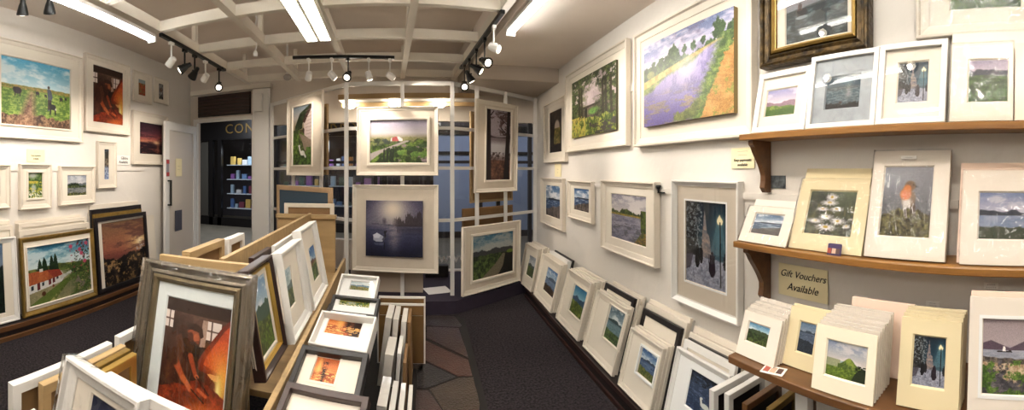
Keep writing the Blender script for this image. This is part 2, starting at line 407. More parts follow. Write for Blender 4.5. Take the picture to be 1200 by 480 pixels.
def p_house(nw, nh):
    A = Art(nw, nh, 10); A.C[:] = A.grad([(0, '9a94a4'), (.12, 'b4acbc'), (.3, 'c8c0c4'), (.42, 'a8a080'), (1, '7a8448')])
    A.dapple(A.below(.40, .05), '8a8c58', 'a8a070', 10, 2)
    A.dapple(A.below(.47, .08, 8), '4c5640', '8c9454', 22, 3)
    n = A.noise(16, 14, 4)
    A.dapple(A.below(.60-.12*A.U, .08, 8), '3a5020', '84a040', 15, 5)
    A.poly([(0, .78), (.30, .64), (.62, .48), (.70, .49), (.5, .60), (.18, .78), (0, .96)], 'b4a8a4')
    A.blend((A.V > .62)*(A.U < .95)*(A.U > .12+.6*(.95-A.V))*A.th(A.noise(30, 10, 7), .5), '3c4c28')
    for x in (.22, .28, .34, .38): A.poly([(x, .98), (x+.01, .72), (x+.03, .66), (x+.045, .72), (x+.04, .98)], '34402a')
    A.blend((A.U > .5)*A.th(A.noise(8, 10, 8), .66)*(A.V > .55), 'a08c90')
    A.bush(.55, .75, .07, .07, '5c8434', '9cbc58'); A.bush(.88, .80, .15, .07, '4c7428', '90b450', 46); A.bush(.74, .66, .14, .06, '2c4420', '5c7c38', 48); A.bush(.92, .60, .1, .05, '30482a', '688448', 50)
    A.poly([(.36, .50), (.37, .42), (.50, .38), (.57, .44), (.57, .50)], 'e8dcd8'); A.poly([(.38, .50), (.39, .41), (.47, .38), (.51, .50)], 'c05c5c')
    A.bush(.12, .48, .09, .05, '2c3828', '5c6c48'); A.bush(.27, .49, .07, .05, '34403a', '6c7468', 44)
    return A.C
def p_swan(nw, nh):
    A = Art(nw, nh, 11); A.C[:] = A.grad([(0, '585474'), (.2, '6c6884'), (.42, '787488'), (.5, '5a5a7c'), (.8, '34385c'), (1, '20223c')])
    A.glow(.48, .16, .26, .26, 'f4e6d0', .95); A.glow(.50, .62, .10, .26, 'c8b8b8', .6)
    A.blend((A.V > .43)*A.th(A.noise(5, 30, 2), .55)*.28, '2c3458')
    tr = A.step(A.V-(.34-.08*(A.U > .7))-(A.noise(24, 1, 3)-.5)*.16)*A.step(.46-A.V)*A.step(A.U-.52, .06)
    A.blend(tr*.75, '44383c'); A.ell(.33, .37, .05, .08, '50485a', .6, soft=.7); A.poly([(.1, .41), (.55, .43), (.55, .44), (.1, .425)], '565068', .6)
    A.blend(np.clip(1-np.abs(A.V-.52)/.09, 0, 1)*(A.U > .55)*.5, '403a48')
    A.poly([(.13, .66), (.17, .61), (.24, .60), (.31, .64), (.33, .70), (.29, .74), (.19, .74), (.14, .71)], 'b4b8cc'); A.poly([(.13, .62), (.20, .58), (.27, .62), (.24, .67), (.15, .67)], 'd8dae6')
    A.line(.31, .70, .35, .63, .017, '5c5c70'); A.line(.35, .63, .335, .56, .013, '34343f'); A.line(.335, .56, .36, .555, .015, '2c2c36'); A.line(.35, .56, .345, .66, .008, '2c2c38')
    A.poly([(.14, .76), (.33, .76), (.31, .80), (.17, .80)], '8488a0', .5)
    A.line(.335, .76, .33, .86, .010, '181c30', .7)
    v = np.hypot(A.U-.5, A.V-.4); A.blend(np.clip((v-.45)*1.6, 0, .7), '26243c')
    return A.C
def p_swanblue(nw, nh):
    A = Art(nw, nh, 12); A.C[:] = A.grad([(0, '2c3448'), (.3, '40506c'), (1, '2c3c5c')])
    A.blend(np.clip((A.noise(9, 26, 2)-.5)*3, 0, 1)*.7, '6c80a0'); A.blend((A.V < .3)*A.th(A.noise(10, 12, 3), .45), '202830')
    A.ell(.52, .74, .15, .08, 'd8dcd4'); A.line(.42, .72, .38, .60, .025, 'd8dcd4'); A.ell(.40, .58, .04, .03, 'd8dcd4'); A.ell(.5, .85, .12, .03, '8c98a8', .6)
    return A.C
def p_tall(nw, nh):
    A = Art(nw, nh, 13); A.C[:] = A.grad([(0, 'a89ca4'), (.35, 'b4a8b0'), (.42, '8c7c80'), (.5, 'c8c4c8'), (.62, 'c0bcc0'), (.7, '8a7470'), (1, '6a4030')])
    A.blend(A.step(A.V-.34-.05*np.sin(A.U*3))*A.step(.40-A.V), '5c4850')
    A.blend((A.V < .36)*A.th(A.noise(10, 30, 2), .55)*np.clip((A.U-.35)*3, 0, 1), '5a4040')
    A.blend((A.V < .2)*A.th(A.noise(10, 26, 12), .6), '6a5050')
    A.blend((A.V > .60)*A.th(A.noise(10, 22, 3), .5)*.9, '4a3230'); A.blend((A.V > .72), A.mixc('4a2c24', '96644c', A.noise(12, 26, 4)))
    A.line(.10, 0, .12, 1, .07, '2c1c20', 1, .10); A.line(.92, 0, .84, 1, .055, '2c1c20', 1, .11)
    A.line(.10, .12, .3, .02, .015, '3c282c'); A.line(.85, .35, .6, .25, .02, '4a3438'); A.line(.88, .2, .6, .12, .015, '4a3438')
    return A.C
def p_lane(nw, nh):
    A = Art(nw, nh, 14); A.sky('3a7a9c', 'a0a8a8', 'c4c0b8', .42, f=2.4)
    A.blend(A.below(.38, .1, 4), '4c4c50'); A.dapple(A.below(.48, .04), '26341c', '5c7038', 12, 3)
    A.dapple(A.below(.60-.1*A.U, .06), '2c4020', '6c8440', 18, 4)
    A.poly([(.74, .50), (.80, .52), (.76, .75), (.66, 1), (.22, 1), (.55, .72)], '8c8068')
    A.poly([(.80, .50), (1, .52), (1, 1), (.62, 1), (.74, .8)], '241e20', .9); A.ell(.92, .48, .1, .05, '7c9438')
    return A.C
def p_goose(nw, nh):
    A = Art(nw, nh, 15); A.C[:] = A.grad([(0, '8898a4'), (.2, 'c0b8b0'), (.35, 'b0a080'), (1, '4c5c28')])
    A.dapple(A.step(A.V-.40), '3c4c20', '7c8c40', 12, 2)
    A.poly([(.1, .34), (.35, .12), (.85, .0), (.95, .0), (.5, .3), (.5, .38), (.1, .42)], A.mixc('26321e', '4c5c38', A.noise(12, 26, 3)))
    A.poly([(.55, .24), (.98, -.02), (1, .62), (.60, .50)], 'd4c0b8'); A.poly([(.50, .26), (.95, -.02), (1, .02), (.60, .30)], '5a3834')
    for k in range(9): A.line(.66, .1+k*.055, 1, .06+k*.06, .008, '9c8880', .7)
    A.poly([(.30, .45), (1, .60), (.9, .8), (.6, .75), (.5, .62)], 'a08c78'); A.ell(.55, .42, .06, .05, '4a3028'); A.ell(.42, .42, .05, .03, '6c4838')
    A.dapple((A.U < .3)*(A.V > .45), '4c6824', '8cac44', 16, 4); A.dapple((A.V > .82)*1., '2c401c', '6c9038', 14, 5); A.dapple((A.V > .7)*(A.U > .7), '3c5420', '70943c', 14, 5)
    A.ell(.50, .80, .13, .05, 'e8e4dc'); A.line(.40, .78, .33, .69, .035, 'e8e4dc'); A.ell(.33, .675, .06, .02, 'e8e4dc'); A.line(.55, .8, .66, .86, .04, 'dcd8d0')
    return A.C
def p_arch(nw, nh):
    A = Art(nw, nh, 16); A.C[:] = A.mixc('1c1614', '4c3c30', A.noise(9, 16, 1))
    A.ell(.62, .42, .25, .22, 'b8a898', soft=.3); A.blend((A.V > .42)*(np.abs(A.U-.62) < .24)*(A.V < .8), A.mixc('5c5c2c', 'b09850', A.noise(10, 20, 2)))
    A.line(.25, .3, .3, .8, .05, '2a1c18'); A.ell(.3, .5, .12, .12, '2a1c18')
    return A.C
def p_sea(nw, nh, seed=20, top='3c6ca0', sea='3c5c88', low='8c7c74', h=.42):
    A = Art(nw, nh, seed); A.sky(top, 'c8d0dc', 'f0f0f4', h, f=3, amt=.9)
    A.blend(A.below(h+.01), A.mixc(sea, 'c8d4e0', np.clip((A.noise(5, 24, 3)-.4)*1.6, 0, 1)))
    A.blend(A.below(h-.01, .03)*(A.V < h+.05)*(A.U > .2), '2c3c54'); A.dapple(A.below(.8-.2*A.U, .06), '5a504c', low, 14, 5)
    return A.C
def p_boat(nw, nh):
    A = Art(nw, nh, 21); A.C[:] = A.grad([(0, '88848c'), (.55, 'a49ca4'), (.68, '8c9098'), (.72, '4c585c'), (1, '2c3c40')])
    A.blend(np.clip((A.noise(3, 6, 2)-.5)*3, 0, 1)*(A.V < .6)*.6, '605c6c')
    A.blend(A.step(A.V-.68+.06*A.U)*1., A.mixc('1e2e32', '7c8c90', np.clip((A.noise(7, 24, 3)-.35)*1.4, 0, 1)))
    A.poly([(.17, .68), (.35, .67), (.36, .71), (.33, .74), (.19, .75)], '2a2224'); A.poly([(.20, .69), (.21, .62), (.27, .62), (.28, .69)], '5c3c34'); A.line(.24, .68, .24, .58, .006, '2a2224')
    A.ell(.27, .76, .12, .02, 'c8d0d4', .7)
    return A.C
def p_harbour(nw, nh):
    A = Art(nw, nh, 22); A.C[:] = A.grad([(0, '26404c'), (.3, '2c5060'), (.35, '1c3038'), (.45, '3c5c68'), (1, '4c6068')])
    A.blend((A.V > .35)*A.th(A.noise(7, 30, 2), .5)*.7, '8c98a0'); A.glow(.66, .45, .1, .3, 'c8b8b0', .6); A.glow(.6, .12, .2, .1, '5c9cb0', .7)
    A.blend(A.below(.84, .12, 10), '1a1618'); A.ell(.45, .82, .05, .05, '4a2c20')
    return A.C
def p_robin(nw, nh):
    A = Art(nw, nh, 23); A.C[:] = A.grad([(0, '8c8c98'), (.5, '74747c'), (1, '5c5c60')]); A.glow(.2, .15, .5, .2, 'a4a8b4', .7)
    top = .70-.10*np.sin(np.clip((A.U-.05)*3.3, 0, 3.14))
    A.blend(A.step(A.V-top-(A.noise(12, 2, 2)-.5)*.05), A.mixc('2c2818', '948c50', A.noise(14, 18, 3)))
    A.poly([(.42, .58), (.50, .74), (.54, .74), (.50, .58)], '9c9490'); A.line(.48, .62, .5, .72, .008, '3c2c24'); A.line(.60, .60, .6, .70, .008, '3c2c24')
    A.poly([(.52, .55), (.66, .50), (.72, .72), (.66, .72)], '6c5c50')
    A.ell(.53, .46, .17, .145, '8c7460', soft=.25); A.ell(.50, .52, .12, .10, 'c8c0b8', soft=.6); A.ell(.47, .40, .135, .10, 'd87830', soft=.35)
    A.ell(.55, .28, .125, .085, '8a6a50', soft=.25); A.ell(.50, .32, .10, .07, 'd88038', soft=.4); A.ell(.62, .26, .022, .014, '16120f', soft=.4)
    A.poly([(.655, .27), (.73, .285), (.66, .30)], '2c241e')
    return A.C
def p_daisy(nw, nh):
    A = Art(nw, nh, 24); A.C[:] = A.mixc('1e2218', '56603c', A.noise(7, 7, 1)); A.glow(.85, .1, .4, .3, '6c7c5c', .6)
    A.blend(A.th(A.noise(26, 8, 2), .66)*(A.V > .3), '6c6838')
    for x, y, r, f in ((.48, .14, .15, .7), (.45, .27, .22, .35), (.32, .42, .17, .35), (.62, .41, .17, .35), (.42, .60, .18, .45), (.20, .70, .18, .40), (.68, .68, .19, .45), (.45, .83, .26, .36), (.88, .78, .10, .6), (.95, .62, .05, .5), (.95, .45, .05, .5)):
        an = np.arctan2((A.V-y)/f, A.U-x); d = np.hypot(A.U-x, (A.V-y)/f)
        A.blend((d < r*(.72+.28*np.cos(an*13)))*1., A.mixc('b0a8a8', 'f4f0f0', 1-d/r)); A.ell(x, y-.01, r*.25, r*.25*f*1.4, 'c8a840')
    return A.C
def p_light(nw, nh):
    A = Art(nw, nh, 25); A.C[:] = A.grad([(0, 'a8989c'), (.35, 'b8a8ac'), (.42, '9490a0'), (.55, 'a4a4b0'), (1, 'b8a088')])
    m = np.minimum(np.abs(A.U-.12)*.35, np.abs(A.U-.62)*.45); A.blend(A.step(A.V-.29-m)*(A.V < .42), '6c5868')
    A.blend((A.V > .42)*1., A.mixc('9094a4', 'b8b8c4', A.noise(5, 26, 2))); A.poly([(.2, .43), (.42, .42), (.44, .45), (.22, .45)], '3c3438'); A.poly([(.30, .37), (.33, .37), (.34, .43), (.29, .43)], 'f4f0ec')
    A.dapple(A.below(.52, .04), '4c4444', '8a7c70', 20, 3); A.dapple(A.below(.59, .04), 'b09070', 'dcc4a8', 22, 4)
    A.blend(A.step(A.V-.62-.25*A.U+(A.noise(9, 9, 5)-.5)*.4, .05), A.mixc('34343c', '8a8088', A.noise(8, 12, 6)))
    A.blend((A.V > .55)*A.th(A.noise(8, 9, 8), .60), A.mixc('3c5c24', '80a040', A.noise(26, 26, 9)))
    return A.C
def p_flowers(nw, nh):
    A = Art(nw, nh, 26); A.C[:] = A.mixc('2e4c24', '8cac54', A.noise(9, 12, 1)); A.ell(.35, .1, .45, .18, 'b8bcb0', soft=.7)
    A.dapple((A.V > .33)*(A.V < .42)*(A.U < .7), 'a8a040', 'd8c850', 12, 2); A.ell(.40, .62, .22, .22, 'a8b8b8', soft=.5)
    A.blend(A.th(A.noise(22, 26, 3), .66)*(A.V > .35), 'e8d848'); A.blend((A.V > .75)*A.th(A.noise(20, 24, 4), .60), 'f4f0e0')
    return A.C
def p_tower(nw, nh):
    A = Art(nw, nh, 27); A.C[:] = A.grad([(0, '3c4854'), (.25, '8c8478'), (.5, 'a09078'), (.6, '6c7890'), (1, '7c90b8')])
    A.poly([(.2, .1), (.9, .05), (.9, .3), (.2, .3)], '3c3830'); A.blend((A.V > .3)*(A.V < .6)*A.th(A.noise(8, 20, 2), .5), '5c4c3c'); A.blend((A.V > .6)*A.th(A.noise(5, 26, 3), .6), 'b8c4d8')
    return A.C
def p_mill(nw, nh):
    A = Art(nw, nh, 28); A.sky('98a0b0', 'c8c8cc', 'e0e0e0', .4); A.blend(A.below(.38, .1), '70787c')
    A.dapple(A.below(.42, .16, 4)*(A.U < .6), '1e2c18', '48583c', 16, 2); A.dapple(A.below(.5, .06), '38482c', '7c8450', 14, 3)
    A.blend(A.step(A.V-.62)*1., A.mixc('5c6468', 'a8a8a4', A.noise(5, 16, 4))); A.dapple(A.below(.86, .08), '3c4428', '8c8c50', 16, 5)
    return A.C
def p_orange(nw, nh):
    A = Art(nw, nh, 29); A.C[:] = A.mixc('6c5c34', 'b08c50', A.noise(8, 10, 1)); A.blend((A.V < .22)*1., 'a0acac'); A.blend((A.V > .25)*A.th(A.noise(9, 9, 2), .45), 'b84c24'); A.ell(.5, .45, .2, .15, 'c05c2c')
    return A.C
def p_grey(nw, nh):
    A = Art(nw, nh, 30); A.C[:] = A.mixc('5c5858', 'c0bcb8', A.noise(6, 9, 1)); A.ell(.5, .4, .25, .16, '7c5c50'); A.blend((A.V > .7)*A.th(A.noise(9, 9, 2), .5), '3c3838')
    return A.C
EXPO = 0.25
def coast(nw, nh):
    A = Art(nw, nh, 31); A.sky('8c9cb8', 'd4ccc8', 'e4dcd8', .5, f=2.5); A.blend(A.below(.52)*(A.U < .6), A.mixc('7c9cac', 'b8c8c8', A.noise(5, 24, 3)))
    A.blend(A.step(A.V-.50-.0*A.U)*(A.U < .35), 'a8ac88'); A.dapple(A.step(A.V-(.62-.22*np.exp(-((A.U-.58)/.16)**2))-.1*(A.U < .3)), '5c7434', '9cac48', 12, 4)
    A.blend((A.V > .74)*1., A.mixc('546c28', '90a83c', A.noise(14, 20, 5))); A.poly([(.66, 1), (.74, .78), (.84, .66), (1, .62), (1, 1)], '34402a'); A.blend((A.U > .74)*(A.V > .55)*(A.V < .7)*(A.noise(12, 14, 6) > .45), '24301c')
    return A.C

# ------------------------------------------------------------------ shared materials
cream = mat('cream_wood', 'ddd3c4', .55, noise=.06, nscale=6, bump=.15, bscale=90, stretch=(1, 1, 1))
cream2 = mat('cream_plaster_wood', 'd2c5b3', .6, noise=.07, nscale=9, bump=.15, bscale=70)
whitef = mat('white_painted_wood', 'dedbd6', .45, bump=.08, bscale=80)
mountw = mat('ivory_mount', 'ddd4c5', .8)
mountc = mat('cream_mount', 'dccda6', .8)
mountp = mat('pale_mount', 'e4dacd', .8)
mountx = mat('white_mount', 'e8e8e6', .75)
mountg = mat('grey_marble_mount', 'a3aab0', .7, noise=.25, nscale=25)
mount_pink = mat('peach_mount', 'e6cdbb', .8)
goldf = mat('antique_gold', 'a48442', .35, .55, noise=.35, nscale=14, bump=.2, bscale=50)
goldlip = mat('bright_gold', 'd2ae5c', .3, .75)
bronze = mat('pewter_bronze', '7c6e52', .28, .65, noise=.35, nscale=5, stretch=(8, 8, 1), bump=.2, bscale=30)
darkgold = mat('dark_carved_gold', '5c4826', .32, .6, noise=.55, nscale=26, bump=.6, bscale=45, col2='120e0a')
pewter = mat('pewter_frame', '8c8272', .22, .75, noise=.3, nscale=5, stretch=(10, 10, 1), bump=.2, bscale=30)
blackf = mat('black_wood', '1c1718', .4, noise=.2, nscale=12)
brownf = mat('dark_brown_wood', '382420', .35, noise=.3, nscale=6, stretch=(6, 1, 1))
oak = mat('light_oak', 'b3966a', .55, noise=.25, nscale=3, stretch=(1, 12, 6), bump=.1, bscale=30)
pine = mat('varnished_pine', '9c6e34', .38, noise=.35, nscale=3, stretch=(14, 1.2, 14), col2='744c20', bump=.08, bscale=20, coat=.2)
pinedark = mat('brown_pine', '6e4a2a', .42, noise=.4, nscale=3, stretch=(10, 1.2, 10), coat=.15)
mdf = mat('brown_backing_board', '8a6842', .7, noise=.2, nscale=6)
glassm = clear_mat('picture_glass', .03)
glassm2 = clear_mat('glossy_picture_glass', .045, .015)
wrapm = clear_mat('clear_film', .06, .07, bump=.7, bscale=15)
winglass = clear_mat('window_glass', .04)
blackm = mat('black_metal', '141414', .35, .3)
whitem = mat('white_enamel', 'e6e4e0', .35)
lampface = mat('lit_lamp', 'fff0d8', .4, emit=5)
paper = mat('cream_paper', 'f2e6bc', .8)
paperw = mat('white_paper', 'eeeae4', .8)
ink = mat('black_ink', '1a1614', .8)
chrome = mat('steel_wire', 'b8b4ac', .3, .9)

# the pictures' surface: the printed colours are carried by the mesh
pm = bpy.data.materials.new('printed_picture'); pm.use_nodes = True
_a = pm.node_tree.nodes.new('ShaderNodeAttribute'); _a.attribute_name = 'print'
pm.node_tree.links.new(_a.outputs['Color'], pm.node_tree.nodes['Principled BSDF'].inputs['Base Color'])
pm.node_tree.nodes['Principled BSDF'].inputs['Roughness'].default_value = .45
pm.node_tree.nodes['Principled BSDF'].inputs['Specular IOR Level'].default_value = .3

ART = {}
def art_mesh(key, fn, nw, nh, w, h, d):
    """a printed sheet (or stretched canvas) w x h, d thick; front at y = 0, bottom centre at the origin"""
    k = (key, round(w, 3), round(h, 3), round(d, 3))
    if k in ART: return ART[k]
    C = np.clip(fn(nw, nh), 0, 1); g = C.mean(-1, keepdims=True); C = np.clip((g+(C-g)*.95), 0, 1)**1.22*.95; g = C.mean(-1, keepdims=True); C = g+(C-g)*.86; gr = np.random.RandomState(3).rand(nh, nw, 1)-.5; C = np.clip(C*(1+gr*np.clip((.75-g)*.8, .03, .30)), 0, 1)
    xs = np.linspace(-w/2, w/2, nw+1); zs = np.linspace(h, 0, nh+1)
    X, Z = np.meshgrid(xs, zs)
    co = np.stack([X, np.zeros_like(X), Z], -1).reshape(-1, 3)
    i = np.arange(nh)[:, None]*(nw+1)+np.arange(nw)[None]
    F = np.stack([i, i+nw+1, i+nw+2, i+1], -1).reshape(-1, 4)
    fc = C.reshape(-1, 3)
    n0 = len(co)
    # sides and back
    b = np.array([(-w/2, 0, h), (w/2, 0, h), (w/2, 0, 0), (-w/2, 0, 0), (-w/2, d, h), (w/2, d, h), (w/2, d, 0), (-w/2, d, 0)])
    co = np.concatenate([co, b]); S = np.array([(0, 1, 5, 4), (1, 2, 6, 5), (2, 3, 7, 6), (3, 0, 4, 7), (4, 5, 6, 7)])+n0
    side = [C[0].mean(0)*.9, C[:, -1].mean(0)*.9, C[-1].mean(0)*.9, C[:, 0].mean(0)*.9, np.array((.8, .75, .65))]
    F = np.concatenate([F, S]); fc = np.concatenate([fc, np.array(side)])
    me = bpy.data.meshes.new('picture')
    me.from_pydata(co.tolist(), [], F.tolist())
    fl = np.where(fc <= .04045, fc/12.92, ((fc+.055)/1.055)**2.4)
    at = me.color_attributes.new('print', 'FLOAT_COLOR', 'CORNER')
    buf = np.ones((len(F)*4, 4), np.float32); buf[:, :3] = np.repeat(fl, 4, axis=0)
    at.data.foreach_set('color', buf.ravel())
    me.materials.append(pm); ART[k] = me
    return me

def ring(bm, x0, x1, z0, z1, prof):
    loops = []
    for t, y in prof:
        loops.append([bm.verts.new(p) for p in ((x0+t, y, z0+t), (x1-t, y, z0+t), (x1-t, y, z1-t), (x0+t, y, z1-t))])
    n = len(loops)
    for k in range(n):
        a, b = loops[k], loops[(k+1) % n]
        for i in range(4): bm.faces.new((a[i], a[(i+1) % 4], b[(i+1) % 4], b[i]))
PROF = {
    'box':   lambda f, d: [(0, d), (0, .002), (.002, 0), (f-.002, 0), (f, .002), (f, d)],
    'lip':   lambda f, d: [(0, d), (0, .003), (.003, 0), (f*.24, 0), (f*.34, d*.30), (f*.90, d*.46), (f, d*.52), (f, d)],
    'slope': lambda f, d: [(0, d), (0, d*.10), (f*.08, 0), (f*.30, 0), (f*.42, d*.15), (f*.85, d*.5), (f, d*.5), (f, d)],
    'scoop': lambda f, d: [(0, d), (0, d*.25), (f*.06, d*.05), (f*.18, 0), (f*.30, d*.12), (f*.36, d*.3), (f*.62, d*.42), (f*.78, d*.32), (f*.86, d*.30), (f*.94, d*.5), (f, d*.55), (f, d)],
}
def local(P, px, py):
    """where the sight line of a photo point meets the plane of a picture: (x from its left edge, height)"""
    x, y, z, yaw, lean = P[:5]
    M = Matrix.Translation((x, y, z)) @ Euler((-lean, 0, yaw)).to_matrix().to_4x4()
    t = (px-HX)*K; d = Vector((math.sin(t), math.cos(t), (HY-py)*K)); o = Vector((0, 0, EYE))
    Mi = M.inverted(); o2 = Mi @ o; d2 = (Mi @ (o+d))-o2
    s = -o2.y/d2.y
    p = o2+d2*s
    return p.x, p.z
def art_rect(P, q):
    L = [local(P, *p) for p in q]
    return ((L[0][0]+L[3][0])/2, (L[2][1]+L[3][1])/2, (L[1][0]+L[2][0])/2, (L[0][1]+L[1][1])/2)
def wall_pic(side, q, d):
    """a rectangle hung flat on a side wall, from its four photo corners"""
    if side == 'R': P = (WALLX-d-.006, 0, 0, -PI/2, 0)
    else:
        c = WALLC+d+.006; x, y = ac(0, c); P = (x, y, 0, PI/2+AL, 0)
    x0, z0, x1, z1 = art_rect(P, q)
    dx, dy = math.cos(P[3]), math.sin(P[3])
    return (P[0]+dx*x0, P[1]+dy*x0, z0, P[3], 0, x1-x0, z1-z0)
WALLX = 1.49; WALLC = -3.12

def picture(name, label, cat, P, key, fn, artq=None, rect=None, fw=.045, d=.035, prof='lip', fm=None, mm=None, slip=None, canvas=0,
            glass=None, wrap=False, res=1.15, group=None, back=False, mount_y=.62, liner=None, border=0, border_m=None):
    """P = (x, y, z, yaw, lean, w, h): bottom left front corner. The picture, its mount, slip, frame, glass are parts"""
    x, y, z, yaw, lean, w, h = P
    fm = fm or cream; mm = mm or mountw
    if rect is None: rect = art_rect(P, artq)
    dist = math.hypot(x, y)
    ax0, az0, ax1, az1 = rect
    aw, ah = ax1-ax0, az1-az0
    lift = d*math.sin(lean)
    c = Vector((x+math.cos(yaw)*w/2, y+math.sin(yaw)*w/2, z+lift))
    root = empty(name, c, (-lean, 0, yaw)); tag(root, label, cat, group)
    if fw:
        bm = nb(); ring(bm, -w/2, w/2, 0, h, PROF[prof](fw, d)); obj('frame', bm, fm, root)
    if liner:
        bm = nb(); lw, lm = liner; ring(bm, -w/2+fw-.001, w/2-fw+.001, fw-.001, h-fw+.001, [(0, d*.62), (0, d*.30), (lw*.4, d*.18), (lw*.8, d*.40), (lw, d*.42), (lw, d*.62)]); obj('gold_liner', bm, lm, root)
    # mount board with a bevelled window
    my = d*mount_y if fw else 0
    hx0, hx1, hz0, hz1 = ax0-w/2, ax1-w/2, az0, az1
    g = .0 if canvas else .0
    bm = nb()
    e = fw-.001 if fw else 0
    O = (-w/2+e, w/2-e, e, h-e); I = (hx0-.005, hx1+.005, hz0-.005, hz1+.005); th = .006
    def loop(r, yy): return [bm.verts.new(p) for p in ((r[0], yy, r[2]), (r[1], yy, r[2]), (r[1], yy, r[3]), (r[0], yy, r[3]))]
    if canvas:
        a = loop(O, my); b = loop(O, d-.001)
        bm.faces.new(a); bm.faces.new(b[::-1])
        for i in range(4): bm.faces.new((a[i], a[(i+1) % 4], b[(i+1) % 4], b[i]))
    else:
        I2 = (hx0, hx1, hz0, hz1)
        L = [loop(O, my), loop(I, my), loop(I2, my+th), loop(I2, d-.003), loop(O, d-.001)]
        n = 4
        for A_, B_ in ((0, 1), (1, 2), (2, 3), (3, 4), (4, 0)):
            for i in range(4): bm.faces.new((L[A_][i], L[A_][(i+1) % 4], L[B_][(i+1) % 4], L[B_][i]))
    mo = obj('mount', bm, mm, root)
    nw = int(max(16, min(190, aw/max(dist, .4)/K*res*1.3))); nh = int(max(16, min(190, nw*ah/aw)))
    if aw < .2*ah: nw = max(nw, 16)
    me = art_mesh(key, fn, nw, nh, aw, ah, canvas if canvas else .002)
    po = link(bpy.data.objects.new('picture', me), root)
    po.location = ((ax0+ax1)/2-w/2, my-canvas-.0005 if canvas else my+th+.0005, az0)
    if slip:
        sw, sm = slip
        bm = nb(); ring(bm, hx0-sw, hx1+sw, hz0-sw, hz1+sw, [(0, my-.0005), (0, my-.010), (.002, my-.012), (sw*.8, my-.012), (sw-.001, my-.004), (sw-.001, my-.0005)])
        obj('slip', bm, sm, mo)
    if border:
        bm = nb(); ring(bm, hx0-border, hx1+border, hz0-border, hz1+border, [(0, my-.0003), (0, my-.0015), (border-.002, my-.0015), (border-.002, my-.0003)])
        obj('inner_mount', bm, border_m or mountx, root)
    if glass:
        bm = nb(); box(bm, -w/2+e+.001, w/2-e-.001, my-.006, my-.004, e+.001, h-e-.001); obj('glass', bm, glass, root)
    if wrap:
        bm = nb(); rs = random.Random(int(abs(x*1000))+int(abs(y*1000)))
        n = 14; W2 = w/2+.004
        grid = [[bm.verts.new((-W2+2*W2*i/n, -.004-rs.random()*.005, -.002+(h+.006)*j/n)) for i in range(n+1)] for j in range(n+1)]
        for j in range(n):
            for i in range(n): bm.faces.new((grid[j][i], grid[j][i+1], grid[j+1][i+1], grid[j+1][i]))
        bk = [bm.verts.new(p) for p in ((-W2, d+.001, -.002), (W2, d+.001, -.002), (W2, d+.001, h+.004), (-W2, d+.001, h+.004))]
        for jn, (p, q2, loopv) in enumerate(((bk[0], bk[1], grid[0]), (bk[3], bk[2], grid[n]))):
            for i in range(n): 
                t0 = Vector(p.co).lerp(q2.co, i/n)
            bm.faces.new([*loopv, q2, p])
        bm.faces.new([*[g2[0] for g2 in grid], bk[3], bk[0]]); bm.faces.new([*[g2[n] for g2 in grid], bk[2], bk[1]])
        tag(obj('plastic_wrap', bm, wrapm, root, smooth=True), 'shiny clear plastic wrap')
    if back:
        bm = nb(); box(bm, -w/2+.01, w/2-.01, d, d+.004, .01, h-.01); obj('backing_board', bm, mdf, root)
    return root

def plain_frame(name, label, cat, P, fw, d, fm, mm, group=None, prof='box', back=None, bead=None):
    x, y, z, yaw, lean, w, h = P
    root = empty(name, (x+math.cos(yaw)*w/2, y+math.sin(yaw)*w/2, z+d*math.sin(lean)), (-lean, 0, yaw)); tag(root, label, cat, group)
    if fw:
        bm = nb(); ring(bm, -w/2, w/2, 0, h, PROF[prof](fw, d)); obj('frame', bm, fm, root)
        bm = nb(); box(bm, -w/2+fw-.001, w/2-fw+.001, d*.4, d-.002, fw-.001, h-fw+.001); obj('mount', bm, mm, root)
        if back:
            bm = nb(); box(bm, -w/2+.012, w/2-.012, d, d+.003, .012, h-.012); obj('backing_board', bm, back, root)
    else:
        bm = nb(); box(bm, -w/2, w/2, 0, d, 0, h, bev=.0008); obj('mount', bm, mm, root)
    return root

def stack(P, d0, protos, n, step, label, group, jig=.0, seed=0):
    """n more frames filed behind the front one, each copied from one of the prototypes: (w, h, fw, d, material, mount)"""
    rs = random.Random(seed); x, y, z, yaw, lean, w, h = P
    made = {}
    off = d0/math.cos(lean)+.004
    for i in range(n):
        pr = protos[i % len(protos)]
        pw, ph, fw, d, fm, mm = pr
        j = rs.uniform(-jig, jig)
        bx, by = -math.sin(yaw), math.cos(yaw)
        s = (w-pw)/2+j
        PP = (x+bx*off+math.cos(yaw)*s, y+by*off+math.sin(yaw)*s, z, yaw, lean, pw, ph)
        if pr[:4]+(fm.name,) in made:
            r = copy_tree(made[pr[:4]+(fm.name,)])
            r.location = (PP[0]+math.cos(yaw)*pw/2, PP[1]+math.sin(yaw)*pw/2, z+d*math.sin(lean))
        else:
            r = plain_frame('framed_print' if fw else 'mounted_print', None, 'picture frame' if fw else 'print', PP, fw, d, fm, mm); made[pr[:4]+(fm.name,)] = r
        nm = {'black_wood': 'black', 'dark_brown_wood': 'dark brown', 'antique_gold': 'gold', 'white_painted_wood': 'white'}.get(fm.name if fm else '', 'cream')
        tag(r, label.format(col=nm), None, group+' ('+nm+')' if False else group+', '+nm+' ones')
        off += d/math.cos(lean)+step

